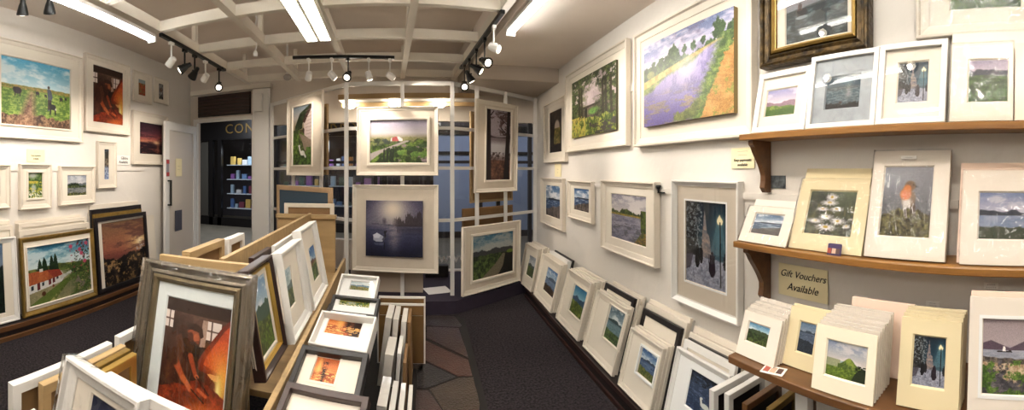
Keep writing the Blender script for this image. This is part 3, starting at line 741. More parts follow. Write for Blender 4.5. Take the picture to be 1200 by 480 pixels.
# ------------------------------------------------------------------ the room
wallm = mat('painted_wall', 'e2dcd4', .75, noise=.05, nscale=2.5, bump=.25, bscale=14)
wallm2 = mat('painted_boarding', 'd6ccc0', .7, noise=.06, nscale=3, bump=.1, bscale=30)
ceilm = mat('ceiling_plaster', 'e6dacf', .85, noise=.07, nscale=2, bump=.15, bscale=10)
beamm = mat('beam_paint', 'e4ddd0', .6, noise=.08, nscale=5, bump=.1, bscale=25)
carpet = mat('charcoal_carpet', '403a3d', .95, noise=.35, nscale=60, bump=.8, bscale=160, spec=.1, col2='1a171a')
darkply = mat('dark_plinth', '1d1514', .55, noise=.2, nscale=10)
purple = mat('purple_cloth', '2a2030', .9, noise=.2, nscale=20)

def struct(name, bm, m, parent=None):
    o = obj(name, bm, m, parent)
    if not parent: o['kind'] = 'structure'
    return o
def sbox(name, m, *a, parent=None, M=None):
    bm = nb(); box(bm, *a, M=M); return struct(name, bm, m, parent)
TOP = 3.07; LOWC = 2.67
YB = -2.2
# floor of the shop
bm = nb(); prism(bm, [(-3.5, YB), (1.6, YB), (1.6, 5.2), (-3.9, 5.2)], -.1, 0); struct('floor', bm, carpet)
# right wall
sbox('wall_right', wallm, WALLX, WALLX+.12, YB, 5.3, 0, TOP+.1)
# left wall (turned)
def acbox(bm, a0, a1, c0, c1, z0, z1):
    prism(bm, [ac(a0, c0), ac(a0, c1), ac(a1, c1), ac(a1, c0)], z0, z1)
bm = nb(); acbox(bm, YB-.3, 5.62, WALLC-.12, WALLC, 0, TOP+.1); struct('wall_left', bm, wallm)
sbox('wall_back', wallm, -3.3, 1.6, YB-.12, YB, 0, TOP+.1)
# ceilings: high over the left bay, lower plaster over the right wall
bm = nb(); prism(bm, [(-4.2, YB-.2), (1.6, YB-.2), (1.6, 5.4), (-4.2, 5.4)], TOP, TOP+.1); struct('ceiling', bm, ceilm)
bm = nb(); prism(bm, [ac(YB-.2, .93), (1.49, YB-.2), (1.49, 4.2), ac(4.15, .93)], LOWC, TOP-.002); struct('ceiling_lower', bm, ceilm)
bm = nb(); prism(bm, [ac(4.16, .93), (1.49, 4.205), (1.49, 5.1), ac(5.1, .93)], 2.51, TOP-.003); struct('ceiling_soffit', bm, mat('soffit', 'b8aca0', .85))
# far wall: door opening, big shop window
W0, W1 = -2.2, 1.49
YF = 5.25
def wall_far(name, x0, x1, z0, z1, m=wallm2, y0=YF, y1=YF+.1): return sbox(name, m, x0, x1, y0, y1, z0, z1)
bm = nb()
box(bm, -3.9, -3.53, YF, YF+.1, 0, TOP); box(bm, -3.53, -2.48, YF, YF+.1, 2.30, TOP); box(bm, -2.48, W0, YF, YF+.1, 0, TOP)
box(bm, W0, 1.6, YF, YF+.1, 2.17, TOP); box(bm, W0, -.08, YF, YF+.1, 0, .55); box(bm, -.08, 1.6, YF, YF+.1, 0, .15)
struct('wall_far', bm, wallm2)
# door jambs and header trim
bm = nb(); box(bm, -3.57, -3.50, YF-.05, YF-.001, 0, 2.33); box(bm, -2.52, -2.44, YF-.05, YF-.001, 0, 2.33); box(bm, -3.50, -2.52, YF-.05, YF-.001, 2.27, 2.33)
struct('trim_1', bm, whitem)
bm = nb(); box(bm, -3.60, -2.2, YF-.10, YF-.002, 2.71, 2.78); struct('trim_2', bm, beamm)
bm = nb(); box(bm, -2.48, -2.22, YF-.10, YF-.051, 0, 2.70); struct('trim_3', bm, whitem)
# slatted shutter box above the door
r = empty('roller_shutter', (-3.02, YF-.03, 2.36)); tag(r, 'dark brown slatted roller shutter above the open doorway', 'shutter')
bm = nb(); box(bm, -.47, .47, 0, .02, 0, .33); obj('case', bm, blackf, r)
bm = nb()
for k in range(6): box(bm, -.46, .46, -.02, -.001, .012+k*.053, .012+k*.053+.042)
obj('slats', bm, mat('brown_slat', '3c2c26', .5), r)
r = empty('junction_box', (-2.38, YF-.104, 2.36)); tag(r, 'small white box with a cable on the post right of the door', 'box')
bm = nb(); box(bm, -.09, .07, -.05, 0, 0, .26, bev=.006); obj('cover', bm, whitem, r)
bm = nb(); bar(bm, (-.05, -.06, .26), (-.05, -.06, -.12), .012, .012); obj('cable', bm, whitem, r)
bm = nb(); box(bm, -.10, .08, .0, .003, -.01, .27); obj('mount_plate', bm, whitem, r)

# the open door leaf along the left wall
hx, hy = -3.49, 5.14; ex, ey = -3.40, 4.24
Ld = math.hypot(ex-hx, ey-hy); ya = math.atan2(ey-hy, ex-hx)
r = empty('door_1', (hx, hy, 0), (0, 0, ya)); tag(r, kind='structure')
bm = nb(); box(bm, 0, .09, -.02, .02, .02, 2.2); box(bm, Ld-.10, Ld, -.02, .02, .02, 2.2); box(bm, .09, Ld-.10, -.02, .02, 2.08, 2.2); box(bm, .09, Ld-.10, -.02, .02, .02, .25)
obj('door_frame', bm, whitem, r)
bm = nb(); box(bm, .09, Ld-.10, -.006, .006, .25, 2.08); obj('door_panel', bm, mat('door_board', 'cfc6bb', .4), r)
bm = nb(); yh = .05
for z0, z1 in ((1.02, 1.36),):
    bar(bm, (Ld-.06, .02, z1), (Ld-.06, .07, z1), .02, .02); bar(bm, (Ld-.06, .02, z0), (Ld-.06, .07, z0), .02, .02); bar(bm, (Ld-.06, .07, z0-.01), (Ld-.06, .07, z1+.01), .022, .022)
obj('door_handle', bm, blackm, r)
r = empty('door_notice', (*ac(4.55, -2.955), 1.36), (0, 0, ya)); 
def flat_sign(name, label, cat, loc, yaw, w, h, m, lines, lean=0, d=.002, shear=0, col=None, parts='lettering', group=None):
    r = empty(name, loc, (-lean, 0, yaw)); tag(r, label, cat, group)
    bm = nb(); box(bm, -w/2, w/2, 0, d, 0, h); cd_ = obj('card', bm, m, r)
    for s, size, x, z in lines:
        b = text_bm(s, size, shear)
        for v in b.verts: v.co += Vector((x, -.0012, z))
        obj(parts, b, col or ink, cd_)
    return r
bpy.data.objects.remove(r)
ux, uy = math.cos(ya), math.sin(ya); nx, ny = -uy, ux     # leaf direction and its room side (towards +x)
def leaf(s, off=.024): return (hx+ux*s+nx*off, hy+uy*s+ny*off)
yl = ya+PI                                             # a sign on the leaf facing the room
p = leaf(Ld-.05); flat_sign('push_sign', 'small red and grey push notice above the door handle', 'sign', (p[0], p[1], 1.42), yl, .075, .24, mat('sign_grey', '8e8c92', .6), [])
p = leaf(Ld-.05, .0265)
for k, zz in enumerate((1.425, 1.60)):
    o = boxobj('sign_band', mat('sign_red', 'a83434', .5), -.0375, .0375, -.001, .001, 0, .055); o.location = (p[0], p[1], zz); o.rotation_euler = (0, 0, yl)
    o.parent = bpy.data.objects['push_sign']; o.matrix_parent_inverse = Matrix.Identity(4); o.location = (0, -.0015, zz-1.42); o.rotation_euler = (0, 0, 0)
p = leaf(Ld-.36, .02); flat_sign('hanging_notice', 'cream paper notice hanging on the open door', 'sign', (p[0], p[1], 1.42), yl, .17, .26, paper, [('- - -', .04, 0, .15), ('- - - -', .03, 0, .10)])
p = leaf(Ld-.35, .02); flat_sign('picture_leaflet', 'dark coloured leaflet low on the open door panel', 'leaflet', (p[0], p[1], .62), yl, .2, .3, mat('leaflet_slate', '4c4c58', .5), [])

# shop window frame and glass, behind the hanging lattice
bm = nb()
for x in (W0+.02, -1.45, -.7, .02, .74, 1.44): box(bm, x-.025, x+.025, YF+.02, YF+.07, .55 if x < -.1 else .15, 2.17)
for z in (1.62,): box(bm, W0, 1.49, YF+.03, YF+.06, z-.02, z+.02)
w1 = struct('window_1', bm, mat('window_dark', '2c2a2e', .4))
bm = nb(); box(bm, W0, -.08, YF+.04, YF+.046, .55, 2.17); box(bm, -.08, 1.49, YF+.04, YF+.046, .15, 2.17); obj('pane', bm, winglass, w1)
tb = text_bm('www', .19, 0, .004); o = obj('window_lettering', tb, whitem); o.location = (.37, YF-.012, .32); o['label'] = 'white www lettering low on the shop window'; o['category'] = 'lettering'

# display platform with dark cloth
PC0 = (-.88, 4.16); PC1 = (.28, 4.20)
RE = (1.47, 4.99); LE = (-2.2, 5.14)
bm = nb(); prism(bm, [(-2.15, 5.0), (-.9, 4.02), (.30, 4.05), (1.15, 4.60), (1.48, 4.80), (1.48, 5.24), (-2.19, 5.24)], 0, .14); struct('floor_platform', bm, purple)
# the lattice of white poles and rails the pictures hang on
lat = empty('display_lattice', (0, 4.235, .1405)); tag(lat, 'white pole and rail lattice across the shop window', 'display stand')
def lp(t): # along the three-sided lattice: t 0..1 left wing, 1..2 centre, 2..3 right wing
    a, b = ((LE, PC0), (PC0, PC1), (PC1, RE))[min(2, int(t))]; f = t-min(2, int(t)); return (a[0]+(b[0]-a[0])*f, a[1]+(b[1]-a[1])*f)
for t in (.02, .36, 1, 2, 2.25, 2.97):
    x, y = lp(t); bm = nb(); box(bm, x-.022, x+.022, y-4.2-.015, y-4.2+.015, 0, 2.33); obj('pole', bm, whitef, lat)
for t in (.72, 1.53, 2.58):
    x, y = lp(t); bm = nb(); box(bm, x-.02, x+.02, y-4.2+.0, y-4.2+.03, 0, 2.33); obj('pole', bm, whitef, lat)
for z in (.955-.14, 1.53-.14, 1.97-.14, 2.46-.14):
    for k in range(3):
        a, b = ((LE, PC0), (PC0, PC1), (PC1, RE))[k]; bm = nb(); bar(bm, (a[0], a[1]-4.2+.035, z), (b[0], b[1]-4.2+.035, z), .03, .035 if z < 2.2 else .045); obj('rail', bm, whitef, lat)
r = empty('low_panel', (-.44, 4.33, .141)); tag(r, 'low beige board standing under the swan painting', 'panel')
bm = nb(); box(bm, -.42, .40, 0, .02, 0, .42, bev=.004); obj('board', bm, mat('beige_board', 'c4b6a4', .7), r)
# lit pelmet inside the window
r = empty('window_light', (-.4, 4.92, 2.34)); tag(r, 'wood-edged lighting pelmet with three bright lamps behind the hung pictures', 'light')
bm = nb(); box(bm, -.72, 1.02, -.10, -.08, .07, .13); box(bm, -.72, 1.02, .10, .12, 0, .05); obj('wood_trim', bm, oak, r)
bm = nb(); box(bm, -.72, 1.05, -.079, .099, .06, .08); obj('tray', bm, whitem, r)
for x in (-.60, .0, .56):
    bm = nb(); lathe(bm, [(.05, -.03), (.075, -.01), (.075, .04), (.05, .058)], 16); o = obj('lamp', bm, mat('window_lamp', 'fff2dc', .5, emit=30), r); o.location = (x, .01, .0)
# stone slabs set in the floor
stonej = mat('slab_joint', '15110f', .8)
bm = nb(); prism(bm, [(-.9, 1.0), (.385, 1.0), (.385, 3.9), (.30, 4.0), (-.9, 3.98)], .0005, .004); struct('floor_slab_bed', bm, stonej)
ST = [([(500, 370.6), (532, 370.6), (541, 382), (538, 384), (498.7, 382)], '3a302e'), ([(460, 371), (499, 371), (497, 396), (460, 384)], '342a27'),
      ([(500, 383.5), (537.5, 385), (549.0, 420.5), (500, 396.5)], '46322c'), ([(497, 399), (548.7, 423), (553.5, 441), (537, 441.6), (496.4, 422)], '58382e'),
      ([(470, 390), (495.5, 398), (495, 435), (470, 430)], '38302e'), ([(496, 424.5), (534.5, 442.6), (501.6, 455), (489, 455), (488, 436)], '262528'),
      ([(503.5, 457), (537, 444), (554.5, 443), (562, 474), (560, 490), (526, 490)], '4a3c30'), ([(488, 458), (501.6, 458.6), (524, 490), (486, 490)], '46302c'),
      ([(526, 493), (564, 493), (574, 560), (530, 560)], '40342f'), ([(470, 493), (522, 493), (526, 560), (470, 560)], '3c302c')]
rs = random.Random(4)
slabs = empty('floor_slabs', (0, 3, 0)); slabs['kind'] = 'structure'
for i, (q, c) in enumerate(ST):
    bm = nb(); pts = []
    for k in range(len(q)):
        a, b = q[k], q[(k+1) % len(q)]
        for f in (0, .33, .66): pts.append(gnd(a[0]+(b[0]-a[0])*f+rs.uniform(-.4, .4)*(f > 0), a[1]+(b[1]-a[1])*f+rs.uniform(-.4, .4)*(f > 0)))
    pts = [(x, y-3) for x, y in pts]
    prism(bm, pts, .004, .009); o = obj('slab', bm, mat('slab_%s' % c, c, .3, noise=.5, nscale=7, bump=1.0, bscale=70, coat=.25), slabs)

# plinths
pl = empty('trim_4', (1.3, 2, 0)); pl['kind'] = 'structure'
boxobj('plinth', darkply, -.13, .188, -2.5, 2.5, 0, .118, pl); boxobj('nosing', brownf, -.14, -.131, -2.5, 2.5, .088, .12, pl); boxobj('kick_strip', brownf, -.145, -.131, -2.5, 2.5, 0, .03, pl)
pl = empty('trim_5', (0, 0, 0)); pl['kind'] = 'structure'
nos = mat('brown_nosing', '6a4628', .5, noise=.3, nscale=5)
for nm, c0, c1, z0, z1, m in (('plinth', -3.118, -2.86, 0, .118, darkply), ('nosing', -2.859, -2.845, .085, .125, nos), ('kick_strip', -2.859, -2.835, 0, .035, nos)):
    bm = nb(); acbox(bm, -1.5, 4.5, c0, c1, z0, z1); obj(nm, bm, m, pl)
# hanging rails on the walls
bm = nb(); box(bm, WALLX-.012, WALLX-.001, .3, 4.9, 1.352, 1.385); box(bm, WALLX-.012, WALLX-.001, 2.4, 2.62, 2.1, 2.16); struct('trim_6', bm, wallm)
bm = nb(); acbox(bm, .5, 4.3, WALLC+.001, WALLC+.012, 1.50, 1.53); struct('trim_7', bm, wallm)

# ceiling grid: one open timber grid hung under the ceiling
grid = empty('trim_8', (0, 0, 2.7)); grid['kind'] = 'structure'
for c in (-1.88, -1.18, -.50, .19, .86):
    bm = nb(); acbox(bm, YB+.4, 5.05, c-.03, c+.03, .0, .09); o = obj('long_beam', bm, beamm, grid)
for a in (-1.4, -.7, 0, .7, 1.4, 2.1, 2.8, 3.52, 4.23, 4.93):
    bm = nb()
    cs = (-1.88, -1.18, -.50, .19, .86)
    for c0, c1 in zip(cs, cs[1:]): acbox(bm, a-.025, a+.025, c0+.0305, c1-.0305, 0.0, .085)
    obj('cross_beam', bm, beamm, grid)
for a in (2.1, 3.52, 4.93):
    for c in (-1.88, -1.18, .19):
        bm = nb(); acbox(bm, a-.085, a-.035, c-.022, c+.022, .0905, .368); obj('strut', bm, beamm, grid)
# sheet panels laid on the grid (seen from below as the coffers)

# ------------------------------------------------------------------ lights
tubem = mat('fluorescent_tube', 'f6f4ee', .4, emit=26)
def batten(name, label, a0, a1, c, z, w=.07, emit=tubem):
    r = empty(name, (*ac((a0+a1)/2, c), z), (0, 0, AL)); tag(r, label, 'ceiling light'); L = (a1-a0)/2
    bm = nb(); box(bm, -w/2, w/2, -L, L, .022, .05, bev=.004); obj('housing', bm, whitem, r)
    bm = nb(); lathe(bm, [(.016, -L+.03), (.016, L-.03)], 12, Matrix.Rotation(-PI/2, 4, 'X')); o = obj('tube', bm, emit, r, True)
    bm = nb(); box(bm, -w/2, w/2, -L, -L+.025, -.018, .022); obj('end_cap', bm, whitem, r)
    bm = nb(); box(bm, -w/2, w/2, L-.025, L, -.018, .022); obj('end_cap', bm, whitem, r)
    bm = nb(); box(bm, -.02, .02, -.05, .05, .0505, .058); obj('mount_plate', bm, whitem, r)
    return r
TUBE_W = 8
batten('batten_light', 'long fluorescent batten along the left side of the beams', 1.25, 2.78, -1.925, 2.63, .075)
batten('batten_light', 'added fluorescent batten out of view at the left, for fill light', -.9, 1.2, -1.925, 2.63, .075)  # unseen tube added as fill for the left side
batten('batten_light', 'fluorescent batten on the plaster ceiling right of the beams', .75, 3.02, .985, 2.615, .075)
batten('batten_light', 'fluorescent batten glimpsed above the beams at upper left', 1.2, 2.2, -1.55, 2.98, .07)
for c, nm in ((-.85, 'left'), (-.15, 'middle'), (.5, 'right')):  # out-of-view battens added to brighten the ceiling between the beams
    batten('batten_light', 'added fluorescent batten above the beams out of view, %s one' % nm, -1.2, 1.75, c, 3.015, .07, mat('strong_tube', 'f6f4ee', .4, emit=45))
batten('batten_light', 'fluorescent batten under the beams beside the upper shelf', .9, 1.85, .42, 2.655, .08, mat('dim_tube', 'f6f4ee', .4, emit=11))
batten('batten_light', 'added unseen fluorescent batten over the shelves by the right wall', -1.3, .6, .985, 2.615, .075, mat('dim_tube', 'f6f4ee', .4, emit=11))  # unseen tube put in as fill from beside and behind the viewer
# louvred twin light between the beams
r = empty('louvre_light', (*ac(2.51, -.60), 2.635), (0, 0, AL)); tag(r, 'bright twin fluorescent louvre light between the beams', 'ceiling light')
bm = nb(); box(bm, -.11, .11, -.84, .84, .028, .055); box(bm, -.112, -.106, -.84, .84, 0, .028); box(bm, .106, .112, -.84, .84, 0, .028); box(bm, -.106, .106, .834, .84, 0, .028); box(bm, -.106, .106, -.84, -.834, 0, .028); box(bm, -.010, .010, -.834, .834, .002, .028)
obj('housing', bm, mat('louvre_housing', 'd8d2c0', .4), r)
for sx in (-.058, .058):
    bm = nb(); lathe(bm, [(.019, -.8), (.019, .8)], 12, Matrix.Rotation(-PI/2, 4, 'X')); o = obj('tube', bm, mat('louvre_tube', 'f6f4ee', .4, emit=24), r, True); o.location = (sx, 0, .016)
bm = nb()
for k in range(40):
    y = -.82+k*.042
    for s in (-1, 1): box(bm, .013 if s > 0 else -.103, .103 if s > 0 else -.013, y, y+.003, -.006, .006)
obj('louvre', bm, mat('louvre_metal', 'e6ecee', .25, .6), r)
bm = nb(); box(bm, -.05, .05, -.2, .2, .0555, .07); obj('mount_plate', bm, whitem, r)

def spotlight(label, x, y, ztrack, head_z, target, white, lit=True, power=14, size=.85, group=None, long=False, toff=0):
    r = empty('track_spotlight', (x, y, ztrack)); tag(r, label, 'spotlight', group)
    m = whitem if white else blackm
    dz = head_z-ztrack
    bm = nb(); box(bm, -.015, .015, -.03, .03, -.03, -.001, bev=.003); obj('adapter', bm, m, r)
    bm = nb(); bar(bm, (0, 0, -.03), (0, 0, dz+.02), .012, .012); bar(bm, (-.03, 0, dz+.02), (.03, 0, dz+.02), .008, .012); obj('yoke', bm, m, r)
    d = Vector(target)-Vector((x, y, head_z)); d.normalize()
    q = (-d).to_track_quat('Z', 'Y'); M = Matrix.Translation((0, 0, dz-.01)) @ q.to_matrix().to_4x4()
    bm = nb()
    if white: lathe(bm, [(.018, .045), (.030, .038), (.034, .0), (.036, -.045), (.036, -.05), (.031, -.05), (.030, -.040)], 18, M)
    else: lathe(bm, [(.014, .07), (.020, .065), (.022, .03), (.032, .005), (.046, -.045), (.048, -.06), (.042, -.06), (.038, -.045)], 18, M)
    hd = obj('lamp_head', bm, m, r, False)
    fz = -.0485 if white else -.056; fr = .026 if white else .030
    bm = nb(); lathe(bm, [(fr, fz+.002), (fr, fz-.004), (fr*.6, fz-.008)], 18, M); obj('bulb', bm, lampface if lit else mat('unlit_lamp', '6a6460', .3), hd)
    if lit:
        la = bpy.data.lights.new('beam', 'SPOT'); la.energy = power; la.spot_size = size*1.45; la.spot_blend = .75; la.color = (1, .89, .77); la.shadow_soft_size = .014
        lo = link(bpy.data.objects.new('beam', la), r); lo.location = M @ Vector((0, 0, fz-.025)); lo.rotation_euler = q.to_euler()
    return r
def track(name, label, p, q, z):
    L = math.hypot(q[0]-p[0], q[1]-p[1]); a = math.atan2(q[1]-p[1], q[0]-p[0])
    r = empty(name, (p[0], p[1], z), (0, 0, a)); tag(r, label, 'lighting track')
    bm = nb(); box(bm, 0, L, -.018, .018, 0, .03, bev=.003); obj('rail_body', bm, blackm, r)
    bm = nb(); box(bm, .01, L-.01, -.004, .004, -.0008, 0); obj('slot', bm, mat('track_slot', '2c2c2e', .5), r)
    bm = nb(); box(bm, L-.10, L-.0, -.024, .024, -.0009, .029, bev=.003); obj('feed_box', bm, blackm, r)
    return r
TZ = 2.665
def below_px(px, h):
    return px
lt = lambda a, c=-1.86: ac(a, c)
track('lighting_track', 'black lighting track under the left beam', lt(2.80), lt(4.15), TZ)
SP = 36
for (a, hz, tgt, wh, lit, lab) in (
    (2.98, 2.50, (-3.35, 3.0, 1.6), True, True, 'white spotlight nearest on the left track'),
    (3.22, 2.50, (-3.3, 2.2, 1.7), False, True, 'second spotlight on the left track, black'),
    (3.42, 2.49, (-3.4, 3.6, 1.5), False, True, 'third spotlight on the left track, black'),
    (3.66, 2.50, (-3.45, 4.0, 1.6), True, True, 'white spotlight between black ones at the far part of the left track'),
    (4.0, 2.48, (-1.3, 1.8, .9), False, True, 'black spotlight shining towards us at the far end of the left track')):
    x, y = lt(a); spotlight(lab, x, y, TZ, hz, tgt, wh, lit, SP)
ct = lambda c, a=4.20: ac(a, c)
p0, p1 = xy(343, 4.05), xy(462, 4.05)
track('lighting_track', 'black lighting track across the beams before the window', p0, p1, TZ)
for (px, wh, tgt, lab) in ((362, True, (-1.6, 4.6, 1.9), 'white spotlight at the left end of the track before the window'),
    (389, True, (-.35, 4.25, 1.85), 'second spotlight from the left before the window, white'),
    (408, False, (-1.1, 1.8, .8), 'the only black spotlight on the track before the window'),
    (432, True, (-.3, 4.2, 1.2), 'slim white spotlight right of the black one before the window'),
    (457, True, (.8, 4.6, 1.8), 'white spotlight at the right end of the track before the window')):
    x, y = xy(px, 4.235); f = (px-343)/(462-343); x = p0[0]+(p1[0]-p0[0])*f; y = p0[1]+(p1[1]-p0[1])*f
    spotlight(lab, x, y, TZ, 2.50, tgt, wh, True, SP*.9)
rt = lambda a: ac(a, .84)
track('lighting_track', 'black lighting track along the right edge of the beams', rt(2.75), rt(4.38), TZ)
for (a, hz, tgt, wh, lit, lab) in (
    (3.0, 2.50, (1.49, 2.4, 1.9), True, True, 'white spotlight angled at the wall on the right track'),
    (3.30, 2.47, (1.49, 1.6, 1.5), False, True, 'black spotlight with bright round face on the right track'),
    (3.62, 2.49, (1.49, 3.4, 1.8), False, True, 'black spotlight in the middle of the right track'),
    (3.95, 2.49, (1.40, 4.2, .8), False, True, 'black spotlight second from the far end of the right track'),
    (4.2, 2.46, (.3, 2.2, .9), False, True, 'lowest black spotlight at the far end of the right track')):
    x, y = rt(a); spotlight(lab, x, y, TZ, hz, tgt, wh, lit, SP)
# the two black lamps at the top left corner, on a track that leaves the picture
q0, q1 = xy(8, 2.9), xy(75, 2.9)
track('lighting_track', 'black lighting track above the top left corner', (q0[0]-.3, q0[1]-.3), (q1[0]+.1, q1[1]+.1), 2.93)
for px, py, lab in ((26, 2, 'black cone spotlight at the top left corner, cut by the edge'), (58, 10, 'black cone spotlight above the cattle painting')):
    f = (px-8)/(75-8); x = q0[0]-.0+(q1[0]-q0[0])*f; y = q0[1]+(q1[1]-q0[1])*f
    d = Vector((q1[0]+.1-q0[0]+.3, q1[1]+.1-q0[1]+.3)).normalized(); o = Vector((q0[0]-.3, q0[1]-.3)); s = (Vector((x, y))-o).dot(d); x, y = o+d*s
    spotlight(lab, x, y, 2.93, 2.745, (-3.2, 1.6+f*.8, 1.2), False, True, SP*1.2)
# more lamps on the tracks behind the viewer, over the shelves
track('lighting_track', 'black lighting track behind the viewer over the shelves', ac(-.9, .70), ac(1.6, .70), TZ)
for a, tg, lab in ((1.35, (1.49, 1.35, 1.9), 'black spotlight over the large river painting'), (.7, (1.49, .9, 1.4), 'black spotlight over the shelf of daisies'), (.1, (1.45, .3, 1.3), 'black spotlight over the robin print'), (-.5, (1.45, .1, .9), 'black spotlight behind the viewer facing the lowest shelf')):
    x, y = ac(a, .70); spotlight(lab, x, y, TZ, 2.5, tg, False, True, SP*.5)
track('lighting_track', 'black lighting track behind the viewer over the browser rack', ac(-.6, -.8), ac(1.1, -.8), TZ)
for a, tg, lab in ((.9, (-.9, 1.4, .8), 'black spotlight over the wrapped blacksmith picture'), (.2, (-.4, 1.6, .7), 'black spotlight over the row of tilted frames'), (-.4, (-1.2, .9, .6), 'black spotlight behind the viewer facing the wrapped white frame')):
    x, y = ac(a, -.8); spotlight(lab, x, y, TZ, 2.5, tg, False, True, SP*.8)

r = empty('ceiling_cable', (*ac(3.42, -1.215), 2.62)); tag(r, 'white twisted cable hanging down past the beams near the door', 'cable')
bm = nb()
for k in range(9): bar(bm, (.012*math.sin(k*1.3), 0, .0+k*.05), (.012*math.sin((k+1)*1.3), 0, .0+(k+1)*.05-.002), .010, .010)
obj('wire', bm, whitem, r); bm = nb(); lathe(bm, [(.018, -.05), (.022, -.02), (.012, -.001)], 12); obj('ceiling_plug', bm, whitem, r)
r = empty('alarm_sensor', (*ac(4.60, -1.22), 2.66)); tag(r, 'small round grey sensor hanging by the beams near the door', 'sensor')
bm = nb(); lathe(bm, [(.02, -.05), (.045, -.035), (.05, 0), (.03, .02)], 16); obj('dome', bm, mat('sensor_grey', '9c948c', .5), r); bm = nb(); box(bm, -.01, .01, -.01, .01, .0205, .4); obj('ceiling_mount', bm, whitem, r)

# ------------------------------------------------------------------ pictures on the right wall
FP, CP, MP = 'framed_print', 'framed picture', 'mounted_print'
def W(q, d): return wall_pic('R', q, d)
def L(q, d): return wall_pic('L', q, d)
picture('framed_canvas', 'cream framed dark archway picture in the far right corner', CP, W([(636, 125), (660.6, 110.6), (662.6, 189), (637, 191)], .04), 'arch', p_arch, [(641, 132), (655, 127), (655.6, 177), (642, 179)], fw=.05, d=.04, prof='lip')
picture('framed_canvas', 'large cream framed painting of tall trees and a gate', CP, W([(662, 88), (732.7, 46), (734, 171), (662.7, 178)], .045), 'gate', p_gate, [(669, 96.7), (720.7, 71.7), (721, 151.7), (670, 161.7)], fw=.055, d=.045, canvas=.02)
picture('framed_canvas', 'largest cream framed painting, a purple river between yellow banks', CP, W([(741, 41), (880, -28), (880.5, 160), (742.7, 171.7)], .05), 'river', p_river, [(754, 55), (858, 9), (861.7, 133), (755, 148)], fw=.06, d=.05, canvas=.03, res=1.3)
picture(FP, 'heavy dark gold framed seascape with a small fishing boat', CP, W([(888, -130), (1016, -150), (1016.7, 55), (890, 81)], .06), 'boat', p_boat, [(915, -75), (987.7, -85), (987.7, 35), (915, 48)], fw=.065, d=.06, prof='scoop', fm=darkgold, liner=(.022, goldf), glass=glassm2)
picture(FP, 'plastic wrapped wide cream frame with a green field at the top right', CP, W([(1073, -110), (1235, -115), (1235, 36), (1073, 47)], .04), 'field', lambda a, b: land(a, b, 40, near='5c8030', near2='34501c', h=.3), [(1112, -75), (1196, -78), (1196, 4), (1112, 8)], fw=.05, d=.04, wrap=True)
picture(FP, 'small cream framed blue sea picture nearest the far corner', CP, W([(632.5, 209), (658, 207.6), (659.8, 270.7), (633.5, 261.7)], .04), 'sea1', lambda a, b: p_sea(a, b, 20), [(636.8, 217), (653, 218), (653.8, 256), (637.6, 252)], fw=.045, d=.04)
picture(FP, 'small cream framed blue seaside picture, second along the right wall', CP, W([(663, 211.7), (691, 212), (694.4, 262.6), (665.5, 255)], .04), 'sea2', lambda a, b: p_sea(a, b, 21, '2c64a4'), [(669.5, 220.6), (686, 222), (687.7, 249), (670, 245.5)], fw=.045, d=.04)
picture(FP, 'cream framed dark river picture between the blue ones and the snow scene', CP, W([(702.6, 211.7), (766, 211.7), (767, 313), (704, 291.5)], .05), 'river2', p_riverdark, [(711.5, 227), (751.8, 230.6), (752.6, 288.8), (712.6, 278)], fw=.05, d=.05)
picture(FP, 'tall white framed snowy street scene with a glowing street lamp', CP, W([(785, 211), (865, 212), (864, 381), (787, 352)], .045), 'winter', p_winter, [(798, 235.6), (845, 239), (847, 342.5), (800, 331)], fw=.035, d=.045, prof='slope', fm=whitef, mm=mat('greige_mount', 'cbbfae', .8), glass=glassm, border=.012, border_m=mountx)

# shelves on the right wall
def shelf(label, z, front, y0, y1, th=.028, brackets=(), bz=.26):
    r = empty('wall_shelf', (WALLX, y1, z)); tag(r, label, 'shelf'); r.location = (WALLX, y1, z-th)
    dpt = WALLX-front-.003
    bm = nb(); box(bm, -dpt-.003, -.003, y0-y1, 0, 0, th, bev=.003); obj('shelf_board', bm, pine if z > 1 else pinedark, r)
    for yb in brackets:
        pts = [(0, 0), (-dpt*.88, 0), (-dpt*.88, -.02)]
        n = 8
        for k in range(n+1):
            t = k/n; pts.append((-dpt*.80+dpt*.50*t+math.sin(t*PI)*.012, -.03-(bz-.08)*.8*t**.8))
        pts += [(-dpt*.30, -bz*.78), (-dpt*.34, -bz*.9), (-dpt*.22, -bz), (0, -bz)]
        bm = nb(); a = [bm.verts.new((x-.003, yb-y1, zz-.0005)) for x, zz in pts]; b = [bm.verts.new((x-.003, yb-y1-.03, zz-.0005)) for x, zz in pts]
        bm.faces.new(a); bm.faces.new(b[::-1]); k = len(pts)
        for i in range(k): bm.faces.new((a[i], b[i], b[(i+1) % k], a[(i+1) % k]))
        obj('bracket', bm, pinedark, r)
    return r
shelf('upper pine wall shelf with a scrolled bracket at its left end', 1.672, 1.335, -.9, 1.285, brackets=(1.24,), bz=.25)
shelf('middle pine wall shelf carrying the wrapped prints', 1.17, 1.295, -.9, 1.285, brackets=(1.24,), bz=.27)
shelf('deep brown lowest shelf carrying stacks of mounted prints', .755, 1.10, -.9, 1.12, th=.03, brackets=(1.08,), bz=.16)
r = empty('shelf_post', (1.22, .83, .0)); tag(r, 'white upright post under the lowest shelf', 'post')
bm = nb(); box(bm, -.02, .02, -.028, .028, .121, .7235); obj('post_body', bm, whitef, r); bm = nb(); box(bm, -.03, .03, -.035, .035, 0, .12); 
bm.free()

